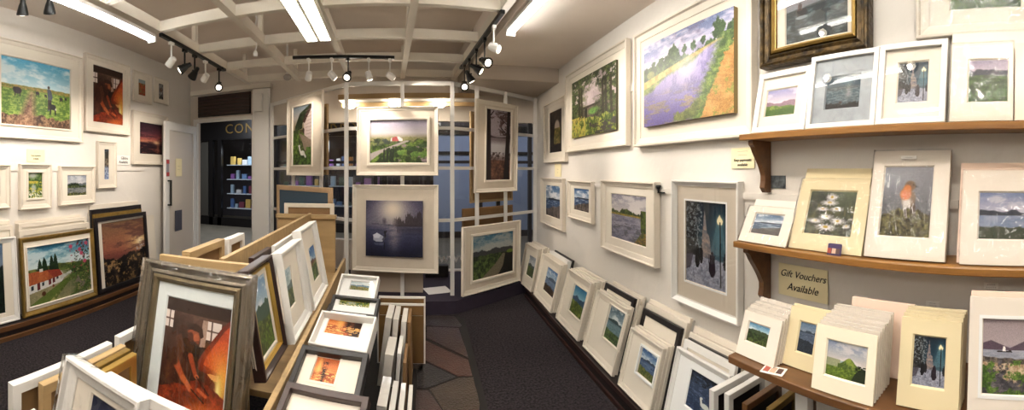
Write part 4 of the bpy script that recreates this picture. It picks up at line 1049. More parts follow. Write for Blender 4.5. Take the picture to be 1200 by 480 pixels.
def stand(q, z, front, lean=None, d=.01, lmax=WALLX-.004):
    """a print standing on a shelf, leaning back towards the right wall; front = x of its bottom front edge"""
    P = (front, 0, z, -PI/2, 0)
    bl = local(P, *q[3]); br = local(P, *q[2]); y0 = -bl[0]; w = br[0]-bl[0]
    P = (front, 0, z, -PI/2, lean)
    h = (local(P, *q[0])[1]+local(P, *q[1])[1])/2
    return (front, y0, z+.001, -PI/2, lean, w, h)
U = stand([(880.7, 90.7), (947, 78), (941.7, 150), (880, 153)], 1.672, 1.37, .22)
picture(FP, 'white framed pasture print at the left end of the upper shelf', CP, U, 'pasture', lambda a, b: land(a, b, 50, '8f8fc0', 'd8c8d0', 'e0d4e0', .5, 'a08090', '9aac50', '5c7c30', water=None, fore='4c7030'), [(896, 106.7), (930, 101.7), (929, 133), (895, 136)], fw=.028, d=.022, prof='box', fm=whitef, glass=glassm)
U = stand([(950.7, 68), (1027.7, 56.7), (1024, 145.7), (943, 149)], 1.672, 1.37, .17)
picture(FP, 'white framed night harbour print with a grey marbled mount', CP, U, 'harbour', p_harbour, [(967, 91.7), (1006, 85), (1004, 124), (964, 127.7)], fw=.022, d=.024, prof='box', fm=whitef, mm=mountg, glass=glassm2)
U = stand([(1030, 56.7), (1110.7, 44), (1107, 141.7), (1025, 145)], 1.672, 1.37, .17)
picture(FP, 'white framed snowy street print standing on the upper shelf', CP, U, 'winter', p_winter, [(1051.7, 73), (1086.7, 70.7), (1084, 118), (1049, 119)], fw=.024, d=.026, prof='box', fm=whitef, glass=glassm2)
U = stand([(1113, 53), (1187, 51), (1187, 138), (1113, 140)], 1.672, 1.345, .17)
picture(MP, 'wrapped mounted print of green fields below a dark mountain', 'print', U, 'mountain', lambda a, b: land(a, b, 51, '8c8098', 'b8a8b4', 'a89cac', .3, '383a4c', '4c7028', '28401c', mid='3c4c38', fore='4c7828'), [(1135, 70.7), (1181, 70), (1180.7, 119), (1135, 119)], fw=0, d=.012, wrap=True)
U = stand([(1189, 53), (1262, 50), (1262, 138), (1189, 139)], 1.672, 1.345, .17)
picture(MP, 'peach mounted print at the right edge of the upper shelf', 'print', U, 'mountain2', lambda a, b: land(a, b, 52), [(1204, 80), (1248, 79), (1248, 120), (1204, 121)], fw=0, d=.012, mm=mount_pink)
U = stand([(1112, 43), (1235, 36), (1235, 136), (1112, 139)], 1.672, 1.375, .17)
plain_frame(MP, 'taller plain mounted print behind the dark mountain print', 'print', U, 0, .01, None, mountw)

# middle shelf
def behind(P, off, dh=0, dw=0):
    x, y, z, yaw, lean, w, h = P
    return (x+off, y+dw/2, z, yaw, lean, w+dw, h+dh)
U = stand([(880, 241.7), (931.7, 247), (920, 288), (865, 281.7)], 1.17, 1.315, .50)
picture(MP, 'small wrapped mounted sea print at the left end of the middle shelf', 'print', U, 'sea3', lambda a, b: p_sea(a, b, 60, '3c6088', '3c5878', '5c5c5c'), [(886.7, 250.7), (919, 253), (911.7, 276.7), (878, 272.7)], fw=0, d=.008, wrap=True, mm=mountp)
plain_frame(MP, 'small pale print leaning behind the little wrapped sea print', 'print', behind(U, .022, .035, -.01), 0, .008, None, mountp)
U = stand([(941, 210), (1019, 211.7), (1009, 298), (924, 289)], 1.17, 1.335, .36)
picture(MP, 'wrapped cream mounted print of white daisies', 'print', U, 'daisy', p_daisy, [(950.7, 224), (1004, 225), (996, 278), (941, 273)], fw=0, d=.008, wrap=True, mm=mountc, res=1.3)
plain_frame(MP, 'plain cream mounted print behind the daisy print', 'print', behind(U, .018, .05), 0, .006, None, mountc)
DA = U
U = stand([(1023, 180), (1113, 176.7), (1106.7, 306.7), (1012, 300)], 1.17, 1.335, .27)
picture(MP, 'wrapped mounted print of a robin on a mossy rock', 'print', U, 'robin', p_robin, [(1037, 197), (1094, 196.7), (1088, 280), (1030, 277)], fw=0, d=.022, wrap=True, mm=mountp, res=1.3)
flat_sign('title_label', 'small white title sticker at the top of the robin print', 'label', (U[0]+math.sin(U[4])*U[6]*.945-.016, U[1]-U[5]*.48, U[2]+math.cos(U[4])*U[6]*.93), -PI/2, U[5]*.2, .014, paperw, [('- - - - -', .010, 0, .007)], lean=U[4])
U = stand([(1126, 201.7), (1235, 200), (1235, 309), (1124, 307.7)], 1.17, 1.33, .25)
picture(MP, 'wrapped mounted bay print at the right edge of the middle shelf', 'print', U, 'bay', lambda a, b: land(a, b, 53, '7888b0', 'b8b0c0', 'd0c8d0', .46, '30384c', '4c5430', '34401c', water='6c80a0', fore='3c4424'), [(1147.7, 226.7), (1215, 226), (1215, 281), (1146.7, 280.7)], fw=0, d=.014, wrap=True, mm=mountp)
plain_frame(MP, 'peach edged print standing behind the wrapped bay print', 'print', behind(U, .024, .03, .03), 0, .01, None, mount_pink)
# small photo card before the daisies
p = xy(984, 1.40)
flat_sign('photo_card', 'tiny dark photo card propped in front of the daisy print', 'card', (DA[0]-.022, DA[1]-.235, 1.171), -PI/2, .062, .045, mat('card_purple', '3c2c54', .4), [], lean=.3)
for k, (c, x0) in enumerate((('a04838', -.022), ('c8a890', -.002), ('58403c', .016))):
    o = boxobj('photo', mat('card_photo%d' % k, c, .4), x0-.008, x0+.009, -.0015, -.0002, .006, .026, bpy.data.objects['photo_card'])
# small dark plaque under the upper shelf's bracket
flat_sign('photo_card', 'dark photo card pinned beside the upper shelf bracket', 'card', (WALLX-.004, 1.17, 1.415), -PI/2, .10, .062, mat('card_dark', '1c2024', .3, noise=.6, nscale=40, col2='6c7478'), [])

# lowest shelf: stacks of mounted prints
def mstack(P, n, step, d, m, label, group, dh=.012, seed=1):
    rs = random.Random(seed); first = None
    for i in range(1, n+1):
        PP = behind(P, i*step, i*dh*.3+rs.uniform(0, dh), rs.uniform(-.004, .006))
        if first is None:
            first = plain_frame(MP, label, 'print', PP, 0, d, None, m, group)
            bm = nb(); w, h = PP[5], PP[6]; box(bm, -w/2-.001, w/2+.001, -.0015, -.0005, 0, h+.003); obj('plastic_wrap', bm, wrapm, first)
        else:
            r = copy_tree(first); x, y, z, yaw, lean, w, h = PP
            r.location = (x+math.cos(yaw)*w/2, y+math.sin(yaw)*w/2, z+d*math.sin(lean)); r.scale = (1, 1, h/first_h)
        if i == 1: first_h = PP[6]
Z3 = .755
U = stand([(873, 365.6), (919, 375), (906, 425.6), (862, 408.7)], Z3, 1.135, .36)
picture(MP, 'small square mounted gorse print at the left end of the lowest shelf', 'print', U, 'gorse', lambda a, b: land(a, b, 54, '4c8cb8', 'b8d0d8', 'e8ecec', .35, '4c5c3c', '5c7434', '2c3c1c', fore='6c7c38'), [(878, 377.6), (901, 385), (897.6, 407.6), (873, 399)], fw=0, d=.008, mm=mountp)
mstack(U, 6, .015, .008, mountp, 'pale wrapped print in the stack behind the small gorse print', 'wrapped prints behind the gorse print')
U = stand([(929.5, 360), (973.7, 367.5), (962, 440), (916.7, 422)], Z3, 1.19, .30)
picture(MP, 'cream mounted print with a narrow blue mountain picture on the lowest shelf', 'print', U, 'bluemount', lambda a, b: land(a, b, 55, '5c7c9c', '8c98a8', None, .3, '3c4c5c', '3c4858', '2c3440', water='4c5c74'), [(938, 377), (956, 381.7), (951, 416), (932.5, 411.7)], fw=0, d=.008, mm=mountc)
plain_frame(MP, 'cream print directly behind the narrow blue mountain print', 'print', behind(U, .016, .006), 0, .006, None, mountc)
U = stand([(959.5, 380.6), (1029, 393), (1022.5, 473), (950.5, 450)], Z3, 1.115, .20)
picture(MP, 'mounted coastal hill print at the front of the biggest stack', 'print', U, 'coast', lambda a, b: coast(a, b), [(971.9, 399), (1017.6, 408.7), (1011, 450), (964, 438.7)], fw=0, d=.008, mm=mat('ivory2', 'f0e6cf', .8), res=1.3)
mstack(U, 7, .019, .009, mountp, 'pale wrapped print in the biggest stack behind the coastal hill print', 'wrapped prints behind the coastal hill print', dh=.010, seed=3)
B3 = U
U2 = behind(U, .18, .05, .0); U2 = (U2[0], U2[1]-.05, U2[2], U2[3], .12, U2[5]+.02, U2[6])
plain_frame(MP, 'tallest pale print at the back of the biggest stack', 'print', U2, 0, .02, None, mount_pink)
U = stand([(1060.7, 373.8), (1128, 379), (1122.8, 478), (1050, 467.7)], Z3, 1.15, .22)
picture(MP, 'cream mounted snowy street print on the lowest shelf', 'print', U, 'winter', p_winter, [(1072, 394), (1109, 399), (1105, 456), (1067, 452.8)], fw=0, d=.02, mm=mountc, res=1.3)
mstack(U, 4, .021, .014, mountc, 'cream wrapped print in the stack behind the cream snowy street print', 'wrapped prints behind the lowest snowy street print', dh=.008, seed=5)
U = stand([(1137, 349), (1252, 349), (1252, 486), (1133, 486)], Z3, 1.15, .17)
picture(MP, 'large mounted lighthouse shore print at the bottom right corner', 'print', U, 'light', p_light, [(1154, 374.8), (1232, 374.8), (1231, 463), (1148.6, 463)], fw=0, d=.012, mm=mountp, border=.012, border_m=mountx, res=1.3)
plain_frame(MP, 'pale print right behind the lighthouse shore print', 'print', behind(U, .02, .012), 0, .012, None, mount_pink)
# card lying on the lowest shelf
r = empty('photo_card', (1.128, .905, .7555), (0, 0, -1.3)); tag(r, 'small glossy card of photos lying flat on the lowest shelf edge', 'card')
bm = nb(); box(bm, -.045, .045, -.028, .028, 0, .002); obj('card', bm, paperw, r)
for k in range(3): boxobj('photo', mat('card_photo%d' % k, 'a04838'), -.038+k*.026, -.016+k*.026, -.018, .018, .0021, .0028, r)
# notices
def wall_sign(name, label, q, m, lines, cat='sign', shear=0, size=None, group=None):
    P = W(q, .002); r = flat_sign(name, label, cat, (P[0]+math.cos(P[3])*P[5]/2, P[1]+math.sin(P[3])*P[5]/2, P[2]), P[3], P[5], P[6], m, [(s, sz*P[6], 0, zz*P[6]) for s, sz, zz in lines], shear=shear, group=group); return r
wall_sign('gift_sign', 'cream sign reading Gift Vouchers Available', [(912.5, 308), (970, 316), (970, 354), (912.5, 346)], paper, [('Gift Vouchers', .30, .70), ('Available', .32, .30)], shear=.35)
wall_sign('payment_notice', 'cream notice about easy payments left of the upper shelf bracket', [(857, 173), (884, 173), (884, 197), (857, 197)], paper, [('- - - - - - -', .16, .84), ('- - - - - -', .16, .66), ('Easy payments', .20, .40), ('available', .20, .17)], shear=.2)
wall_sign('corner_notice', 'tiny cream notice under the gate painting near the far corner', [(650, 192), (657.5, 192), (657.5, 207), (650, 207)], paper, [('- -', .2, .6), ('- -', .2, .35)])
for q, lab in (([(1001, 345), (1017, 347), (1017, 353), (1001, 351)], 'tiny price label above the biggest stack of prints'), ([(1085, 352), (1101, 354), (1101, 360), (1085, 358)], 'tiny price label above the lowest snowy street print'), ([(1153, 330.5), (1170, 331), (1170, 339), (1153, 338)], 'tiny price label above the lighthouse shore print')):
    wall_sign('price_label', lab, q, paperw, [('- - - -', .55, .72), ('- - - - -', .55, .30)], cat='label', group='price labels on the wall')
# clip on the hanging rail
r = empty('rail_clip', (WALLX-.03, WALLX/math.tan((776-HX)*K), 1.375)); tag(r, 'little black clip on the wall rail left of the snow scene', 'clip')
bm = nb(); lathe(bm, [(.006, -.02), (.008, .0), (.02, .02), (.016, .03)], 12); obj('clip_head', bm, blackm, r); bm = nb(); box(bm, .0, .0265, -.05, .05, -.024, -.016); obj('clip_bar', bm, blackm, r)

# ------------------------------------------------------------------ pictures on the left wall
picture('framed_canvas', 'large cream framed painting of a man and dog with cattle', CP, L([(-16, 38), (101, 69), (94.5, 170), (-16, 156)], .045), 'cows', p_cows, [(5, 64), (86, 81.5), (82.5, 152.5), (1, 142)], fw=.05, d=.045, slip=(.02, mountw), res=1.3)
picture('framed_canvas', 'cream framed blacksmith painting hanging on the left wall', CP, L([(104, 61), (155, 79), (151, 160), (98, 151)], .05), 'smith', p_smith, [(114, 75), (148, 86), (145, 147.5), (110, 140)], fw=.05, d=.05)
picture(FP, 'small cream framed orange picture beside the blacksmith painting', CP, L([(158.4, 82), (180, 89), (177, 122), (155.6, 117.5)], .03), 'orange', p_orange, [(165, 92), (173, 95), (171, 112), (163, 110)], fw=.03, d=.03)
picture(FP, 'small cream framed grey picture nearest the door on the left wall', CP, L([(182.8, 90), (199.5, 96), (196.5, 123), (180, 119)], .03), 'grey', p_grey, [(188.8, 97.8), (194, 99), (192, 116.6), (186.6, 114.7)], fw=.03, d=.03)
picture('framed_canvas', 'cream framed purple sunset picture partly behind the door', CP, L([(159, 129), (199, 137), (196, 194), (154.5, 191.5)], .045), 'sunset', lambda a, b: p_sunset(a, b, 0), [(167.5, 142.5), (193, 147), (191.5, 181.5), (165, 179)], fw=.045, d=.045)
picture(FP, 'narrow upright cream framed picture of a tower on the left wall', CP, L([(117.5, 165), (139, 167), (135.6, 220), (113.5, 221)], .04), 'tower', p_tower, [(125.7, 175), (131, 174.8), (128.5, 210), (123.5, 210)], fw=.04, d=.04)
picture(FP, 'cream framed flower meadow picture in the lower row of the left wall', CP, L([(26.5, 191), (63.5, 193), (59, 244), (22, 246)], .045), 'flowers', p_flowers, [(36, 202), (53, 203), (50.5, 231.7), (34, 232)], fw=.045, d=.045, slip=(.02, mountw))
picture(FP, 'cream framed lake and trees picture in the lower row of the left wall', CP, L([(73, 194), (114, 195), (110.8, 237), (69, 242)], .045), 'mill', p_mill, [(82, 205.4), (104.5, 205.4), (102.7, 228), (81, 229.7)], fw=.045, d=.045)
picture(FP, 'cream framed blue picture cut by the left edge', CP, L([(-28, 192), (15, 193), (11.5, 243), (-30, 247)], .045), 'blue', lambda a, b: p_sea(a, b, 70, '2c6cb0', '1c4478', '203c5c'), [(-15, 203), (3, 203), (1.5, 230), (-16, 231)], fw=.045, d=.045)
def lsign(name, label, q, m, lines, shear=0):
    P = L(q, .002); return flat_sign(name, label, 'sign', (P[0]+math.cos(P[3])*P[5]/2, P[1]+math.sin(P[3])*P[5]/2, P[2]), P[3], P[5], P[6], m, [(s, sz*P[6], 0, zz*P[6]) for s, sz, zz in lines], shear=shear)
lsign('small_notice', 'cream notice above the flower meadow picture', [(32, 174), (53, 176), (52, 190), (31, 189)], paper, [('- - - -', .2, .8), ('Easy payments', .17, .5), ('available', .17, .25)])
lsign('guides_notice', 'white notice reading 3 Guides Available on the left wall', [(137.5, 181), (152.5, 183), (151.5, 193.5), (136.5, 192.5)], paperw, [('3', .42, .70), ('   Guides', .42, .70), ('Available', .42, .28)])
r = empty('wall_hook', (*ac(1.98, WALLC+.02), 2.36)); tag(r, 'small dark hook above the cattle painting', 'hook')
bm = nb(); lathe(bm, [(.012, -.02), (.014, .0), (.006, .012)], 10); obj('hook_head', bm, blackm, r)

# ------------------------------------------------------------------ pictures on the window lattice
SW = (-.81, 4.135, .42, -.08, .03, .935, .93)
picture('framed_canvas', 'big cream framed painting of a swan on moonlit water', CP, SW, 'swan', p_swan, [(430, 234), (496.7, 236), (494, 301.7), (428, 299)], fw=.045, d=.035, canvas=.03, mm=cream2, res=1.3, back=True)
picture('framed_canvas', 'cream framed painting of a cottage and road above the swan', CP, (-.76, 4.135, 1.448, -.03, .06, .885, .745), 'house', p_house, [(433.8, 140), (500.8, 141), (500, 191), (433, 190)], fw=.04, d=.035, slip=(.03, mountw), mm=cream2, res=1.3, back=True)
picture('framed_canvas', 'tall cream framed painting of dark trees before a lake', CP, (.545, 4.315, 1.25, .60, -.02, .70, 1.06), 'tall', p_tall, [(573, 127), (601, 131), (598.8, 211), (569.5, 210)], fw=.045, d=.035, slip=(.025, mountw), mm=cream2, res=1.4, back=True)
picture('framed_canvas', 'cream framed painting of a country lane low at the right of the window', CP, (.384, 4.085, .165, .587, -.01, .90, .735), 'lane', p_lane, [(556, 278), (603, 270), (602.7, 316.7), (555, 330)], fw=.05, d=.035, slip=(.03, mountw), mm=cream2, res=1.4, back=True)
picture('framed_canvas', 'upright cream framed painting of a white goose by cottages', CP, (-1.78, 4.70, 1.442, -.64, .01, .74, .985), 'goose', p_goose, [(342, 125.6), (364.5, 121.7), (363, 194), (341, 192)], fw=.04, d=.035, slip=(.02, mountw), mm=cream2, res=1.4, back=True)
# pictures hung on the far side of the lattice, seen as wooden backs and edges
def backed(label, P, m=oak): 
    return plain_frame('framed_print', label, CP, P, .035, .03, cream, mdf, back=mdf)
def wing(px0, px1, zt, zb, off):
    """a panel just behind the lattice, between two photo columns of the right or left wing"""
    a, b = (PC1, RE) if px0 > 500 else (LE, PC0)
    dx, dy = b[0]-a[0], b[1]-a[1]; yaw = math.atan2(dy, dx); n = (-math.sin(yaw), math.cos(yaw)); ax, ay = a[0]+n[0]*off, a[1]+n[1]*off
    P = (ax, ay, 0, yaw, 0); x0 = local(P, px0, 200)[0]; x1 = local(P, px1, 200)[0]
    return (ax+math.cos(yaw)*x0, ay+math.sin(yaw)*x0, zb, yaw, 0, x1-x0, zt-zb)
plain_frame(FP, 'brown backed frame behind the tall dark trees painting', CP, wing(552, 601, 2.2, 1.12, .14), .03, .03, oak, mdf)
plain_frame(FP, 'brown backed frame behind the country lane painting', CP, wing(543, 601, 1.06, .2, .14), .03, .03, mdf, mdf)
plain_frame(FP, 'wood edged frame behind the goose painting', CP, wing(345, 383, 2.32, 1.45, .14), .03, .03, oak, mdf)
r = plain_frame(FP, 'light wood framed picture with dark glass below the goose painting', CP, wing(324, 388, 1.31, .72, -.09), .06, .03, mat('pale_wood', 'cfae88', .5, noise=.15, nscale=5), mat('blue_dark_glass', '3c5468', .2))
# paper and oddments on the window platform
r = empty('paper_sheet', (.13, 4.42, .141), (0, 0, .3)); tag(r, 'white paper sheet lying on the purple cloth in the window', 'paper')
bm = nb(); box(bm, -.15, .13, -.12, .12, 0, .002); obj('sheet', bm, paperw, r)
r = empty('slate_piece', (.1, 5.0, .141)); tag(r, 'dark block standing under the lettering in the window', 'block')
bm = nb(); box(bm, -.12, .18, -.05, .05, 0, .15, bev=.01); obj('block', bm, mat('dark_slate', '24201f', .6, noise=.3, nscale=12), r)

# ------------------------------------------------------------------ frames filed on the right wall plinth
ZP = .121
G = 'frames filed behind the {} on the right plinth'
S1 = (1.13, 4.70, ZP, -1.50, .20, .46, .485); S2 = (1.17, 4.16, ZP, -PI/2, .24, .60, .465); S3 = (1.18, 3.43, ZP, -PI/2, .28, .535, .468)
S4 = (1.185, 2.80, ZP, -PI/2, .30, .50, .445); S5 = (1.175, 2.20, ZP, -PI/2, .28, .375, .365); S6 = (1.19, 1.73, ZP, -PI/2, .27, .42, .41)
dd = .026
R1 = lambda c, n1, n2, w, t, s, k, cl='e8ecec', far='5c6c7c', **kw: (lambda a, b: land(a, b, s, c, w, cl, .42, far, n1, n2, **kw))
def fit_pic(name, label, P, key, fn, q, **kw): return picture(name, label, CP, P, key, fn, q, **kw)
fit_pic(FP, 'cream framed green valley print, farthest in the row on the plinth', S1, 'v1', R1('9ca4b0', '6c8040', '34481c', 'c8ccd4', 0, 81, 0, far='5c6468'), [(619.5, 298), (628, 305), (625, 328.8), (614.5, 321)], fw=.05, d=dd)
fit_pic(FP, 'cream framed blue and brown hill print, second in the row on the plinth', S2, 'v2', R1('4c7cb4', '6c5440', '3c2c24', 'b8ccdc', 0, 82, 0, far='4c6480', water='5c7498'), [(640.5, 312.5), (653, 322.5), (647.5, 349.5), (633.8, 340)], fw=.05, d=dd)
fit_pic(FP, 'cream framed print of blue sky over a yellow heath, third in the row', S3, 'v3', R1('2c88b8', '8c9c38', '4c5c20', '9cc4d4', 0, 83, 0, far='3c5c7c', cl=None), [(672.5, 333.5), (687.5, 343.5), (679, 376), (664, 364)], fw=.05, d=dd, slip=(.012, mountw))
fit_pic(FP, 'cream framed grey green shore print, fourth in the row', S4, 'v4', R1('5c7888', '7c9050', '3c5434', '9cacb4', 0, 84, 0, far='3c5458', water='5c7c84'), [(715, 358), (736, 371.7), (723, 409), (703, 395)], fw=.045, d=dd, slip=(.010, mountw))
fit_pic(FP, 'cream framed small blue coast print with green foreground, fifth in the row', S5, 'v5', R1('3c70b0', '8c8444', '4c6028', 'a8b8c8', 0, 85, 0, far='3c4c64', water='34507c'), [(751, 407), (769, 420), (763, 451.7), (743, 437)], fw=.03, d=dd, slip=(.012, mountx))
fit_pic(FP, 'white framed print of a white swan on dark blue water', S6, 'swan2', p_swanblue, [(806.6, 434.8), (847.5, 456.6), (843, 500), (799, 482)], fw=.03, d=dd, fm=whitef, mm=mountx)
def stk(P, lst, label, grp, seed): stack(P, dd, lst, len(lst), .001, label, grp, .015, seed)
A_ = lambda w, h, m=cream, mm=mountw, fw=.035: (w, h, fw, .022, m, mm)
stk(S1, [A_(.46, .49), A_(.46, .49), A_(.45, .50), A_(.45, .50), A_(.46, .49)], '{col} frame edge showing behind the green valley print', 'frames behind the green valley print', 1)
stk(S2, [A_(.58, .47), A_(.58, .47), A_(.56, .49, whitef), A_(.56, .49, whitef), A_(.55, .50, blackf)], '{col} frame edge showing behind the blue and brown hill print', 'frames behind the hill print', 2)
stk(S3, [A_(.53, .47), A_(.53, .47), A_(.52, .475), A_(.53, .47), A_(.52, .475)], '{col} frame edge showing behind the yellow heath print', 'frames behind the heath print', 3)
stk(S4, [A_(.50, .45), A_(.46, .50, blackf), A_(.47, .50), A_(.50, .45), A_(.47, .50)], '{col} frame edge showing behind the grey green shore print', 'frames behind the shore print', 4)
stk(S5, [A_(.375, .37), A_(.375, .37), A_(.42, .47, blackf), A_(.44, .50), A_(.44, .52), A_(.42, .50, whitef)], '{col} frame edge showing behind the small blue coast print', 'frames behind the coast print', 5)
stk(S6, [A_(.40, .45, whitef), A_(.40, .45, blackf), A_(.42, .47), A_(.40, .50), A_(.42, .48)], '{col} frame edge showing behind the white swan print', 'frames behind the swan print', 6)
# frames standing under the lowest shelf, square to the wall
for y, x0, w, h, fm, lab in ((1.215, 1.20, .25, .39, whitef, 'white frame standing square to the wall under the lowest shelf'), (1.12, 1.215, .245, .38, pinedark, 'brown wooden frame under the lowest shelf, between white and olive ones'),
                             (1.03, 1.27, .19, .37, goldf, 'olive gold frame under the lowest shelf'), (.92, 1.25, .2, .36, pinedark, 'brown frame nearest the white post under the lowest shelf'), (1.27, 1.16, .27, .40, whitef, 'outer white frame in front of the square stack under the lowest shelf')):
    plain_frame(FP, lab, CP, (x0, y, ZP, 0, 0, w, h), .03, .03, fm, darkply)

# ------------------------------------------------------------------ frames filed on the left plinth
P1 = (*ac(2.135, -2.905), .126, PI/2+AL, .09, 1.0, .735); P2 = (*ac(3.165, -2.905), .126, PI/2+AL, .09, .98, .84); P0 = (*ac(1.49, -2.905), .126, PI/2+AL, .09, .60, .76)
fit_pic('framed_canvas', 'gold framed painting of a red roofed whitewashed cottage', P1, 'cottage', p_cottage, [(33, 290), (106, 280), (109, 340.6), (36, 359)], fw=.045, d=.035, fm=goldf, prof='slope', mm=mountw, res=1.3, slip=(.012, mountp))
fit_pic('framed_canvas', 'black framed painting of a dusky sunset over dark rocks', P2, 'rocksun', p_rocksun, [(122, 262.5), (181, 252.5), (187, 322), (124, 336)], fw=.045, d=.035, fm=blackf, prof='box', mm=mountw, res=1.3)
fit_pic('framed_canvas', 'white framed dark tree picture cut by the left edge', P0, 'dark', lambda a, b: land(a, b, 90, '5c7ca0', '7c8ca0', None, .35, '1c2c28', '24382c', '101c18', mid='1c2c24'), [(-22, 285), (3, 283), (9.5, 367), (-15, 372)], fw=.05, d=.035, fm=whitef, prof='lip')
def stl(P, lst, label, grp, seed): stack(P, .035, lst, len(lst), .002, label, grp, .02, seed)
stl(P0, [(.6, .86, .04, .03, cream, mountw), (.6, .86, .04, .03, cream, mountw), (.58, .90, .04, .03, cream, mountw)], '{col} frame filed behind the dark tree picture', 'frames behind the dark tree picture', 11)
stl(P1, [(.96, .80, .05, .03, cream, mountw), (.93, .86, .04, .03, cream, mountw), (.93, .86, .04, .03, cream, mountw), (.90, .90, .04, .03, cream, mountw)], '{col} frame filed behind the cottage painting', 'frames behind the cottage painting', 12)
stl(P2, [(.90, .88, .05, .03, goldf, mountw), (.96, .93, .05, .03, blackf, mountw), (.92, .98, .06, .03, cream, mountw)], '{col} frame filed behind the sunset rocks painting', 'frames behind the sunset rocks painting', 13)

# ------------------------------------------------------------------ the wooden browser rack in the middle
rack = empty('browser_rack', (*ac(2.6, -.78), 0), (0, 0, AL)); tag(rack, 'long pale wooden browser rack filled with framed pictures', 'display rack')
def rk(name, m, a0, a1, c0, c1, z0, z1, M=None):
    bm = nb(); box(bm, c0+.78, c1+.78, a0-2.6, a1-2.6, z0, z1, bev=.002)
    if M is not None:
        for v in bm.verts: v.co = M @ v.co
    return obj(name, bm, m, rack)
rk('ridge_board', oak, 1.63, 3.66, -.757, -.731, .80, 1.095)
rk('end_board', oak, 3.665, 3.695, -1.07, -.50, .12, 1.04); rk('end_rail', oak, 3.635, 3.70, -1.08, -.49, 1.041, 1.08)
rk('near_board', oak, 1.585, 1.615, -1.06, -.60, .301, 1.09)
rk('side_rail', oak, .62, 3.66, -.425, -.400, .56, .675); rk('side_rail', oak, .40, 3.66, -1.20, -1.175, .50, .60)
rk('tray', oak, 1.62, 3.66, -1.174, -.426, .50, .53); rk('tray', oak, .40, 1.58, -1.174, -.426, .27, .30)
for a, c in ((.45, -1.16), (.70, -.44), (3.6, -1.16), (3.6, -.44), (2.1, -1.16), (2.1, -.44)): rk('leg', oak, a-.025, a+.025, c-.025, c+.025, 0, .499)
for a in (2.6, 2.85):
    bm = nb(); lathe(bm, [(.008, 0), (.010, .006)], 8, Matrix.Translation((-.730+.78, a-2.6, .97)) @ Matrix.Rotation(PI/2, 4, 'Y')); obj('screw', bm, chrome, rack)
zt = .531
# frames leaning on the right side of the ridge
fit_pic('framed_canvas', 'dark brown and gold framed green landscape leaning on the rack', (-.598, 1.365, .676, PI/2+AL, .18, .325, .43), 'green1', R1('6c98c0', '8c9c3c', '3c5020', 'c0d0d8', 0, 91, 0, far='4c6858', fore='6c8c30'), None, rect=(.0, .055, .27, .36), fw=.030, d=.05, fm=brownf, prof='slope', liner=(.012, goldlip))
fit_pic('framed_canvas', 'white framed grassy dune picture leaning in the rack', (-.605, 1.72, .676, PI/2+AL, .16, .42, .43), 'dune', R1('8cacb8', '7c8448', '44542c', 'b8c8c8', 0, 92, 0, far='6c8080'), [(333.8, 324), (350, 312), (352.5, 358), (338, 377)], fw=.035, d=.055, fm=whitef)
fit_pic('framed_canvas', 'white framed colourful village picture, farthest in the rack', (-.64, 2.17, .676, PI/2+AL, .19, .50, .47), 'village', R1('2c6cb4', '7c9c3c', '2c4c24', '8cb4d4', 0, 93, 0, far='8c5c4c', mid='a04c3c'), [(368.7, 290.5), (374.5, 287), (380, 325), (373, 331)], fw=.035, d=.055, fm=whitef)
plain_frame(FP, 'white frame edge between the dune and village pictures in the rack', CP, (-.785, 1.95, .676, PI/2+AL, .05, .50, .415), .03, .018, whitef, mountw)
plain_frame(FP, 'dark brown frame edge behind the green landscape in the rack', CP, (-.775, 1.62, .676, PI/2+AL, .0, .28, .42), .03, .025, brownf, mountw)
# frames on the left side of the ridge: only their top edges show
for a0, c, w, h, fm, lab in ((1.66, -.93, .42, .57, oak, 'plain wooden frame standing left of the rack ridge'), (2.12, -.92, .26, .56, whitef, 'white frame standing left of the rack ridge, beyond the wooden one')):
    plain_frame(FP, lab, CP, (*ac(a0, c), zt, PI/2+AL, 0, w, h), .04, .045, fm, mdf)
r = plain_frame(FP, 'cream frame with brown back leaning at the far end of the rack', CP, (*ac(3.72, -1.02), .60, AL-.0, .0, .50, .58), .04, .03, cream, mdf)
# front: wrapped blacksmith picture facing us
K1 = (-1.15, 1.13, .308, .01, .20, .53, .81)
picture(FP, 'plastic wrapped bronze framed blacksmith picture in the front of the rack', CP, K1, 'smith', p_smith, [(195, 350), (268, 368), (254, 490), (174, 475)], fw=.055, d=.045, fm=pewter, prof='scoop', liner=(.028, bronze), mm=mat('cool_white_mount', 'd8e0e0', .6), wrap=True, res=1.2)
K2 = (-.95, .55, .308, -.03, .24, .31, .64)
picture(FP, 'plastic wrapped white frame with a dark blue picture nearest the viewer', CP, K2, 'nightblue', lambda a, b: land(a, b, 94, '2c3454', '4c5878', None, .5, '1c2440', '24304c', '141c34'), None, rect=(.115, .1, .235, .575), fw=.045, d=.045, fm=whitef, wrap=True)
plain_frame(FP, 'white frame standing just behind the nearest wrapped white frame', CP, (-.925, .79, .301, 0, .1, .30, .545), .03, .03, whitef, mountw)
# frames filed along the left trough, top edges running away
for i, (xx, y0, y1, zt2, fm, d, lab) in enumerate(((-1.105, .61, 1.09, .80, whitef, .03, 'white frame, outermost along the left of the rack'), (-1.16, 1.145, 1.45, .80, whitef, .028, 'far white frame, outermost along the left of the rack'),
        (-1.062, .70, 1.12, .795, oak, .028, 'plain wood frame second from the outside at the left of the rack'), (-1.027, .80, 1.10, .80, goldf, .025, 'dull gold frame beside the plain wood one at the left of the rack'),
        (-.995, .82, 1.10, .795, goldlip, .024, 'bright gold frame innermost at the left of the rack'))):
    plain_frame(FP, lab, CP, (xx, y0, .301, PI/2+AL*.8, 0, y1-y0, zt2-.301), .035, d, fm, mdf)
plain_frame(FP, 'low white frame at the bottom left corner of the picture', CP, (-1.02, .45, .301, PI/2+AL, 0, .22, .43), .03, .025, whitef, mountw)

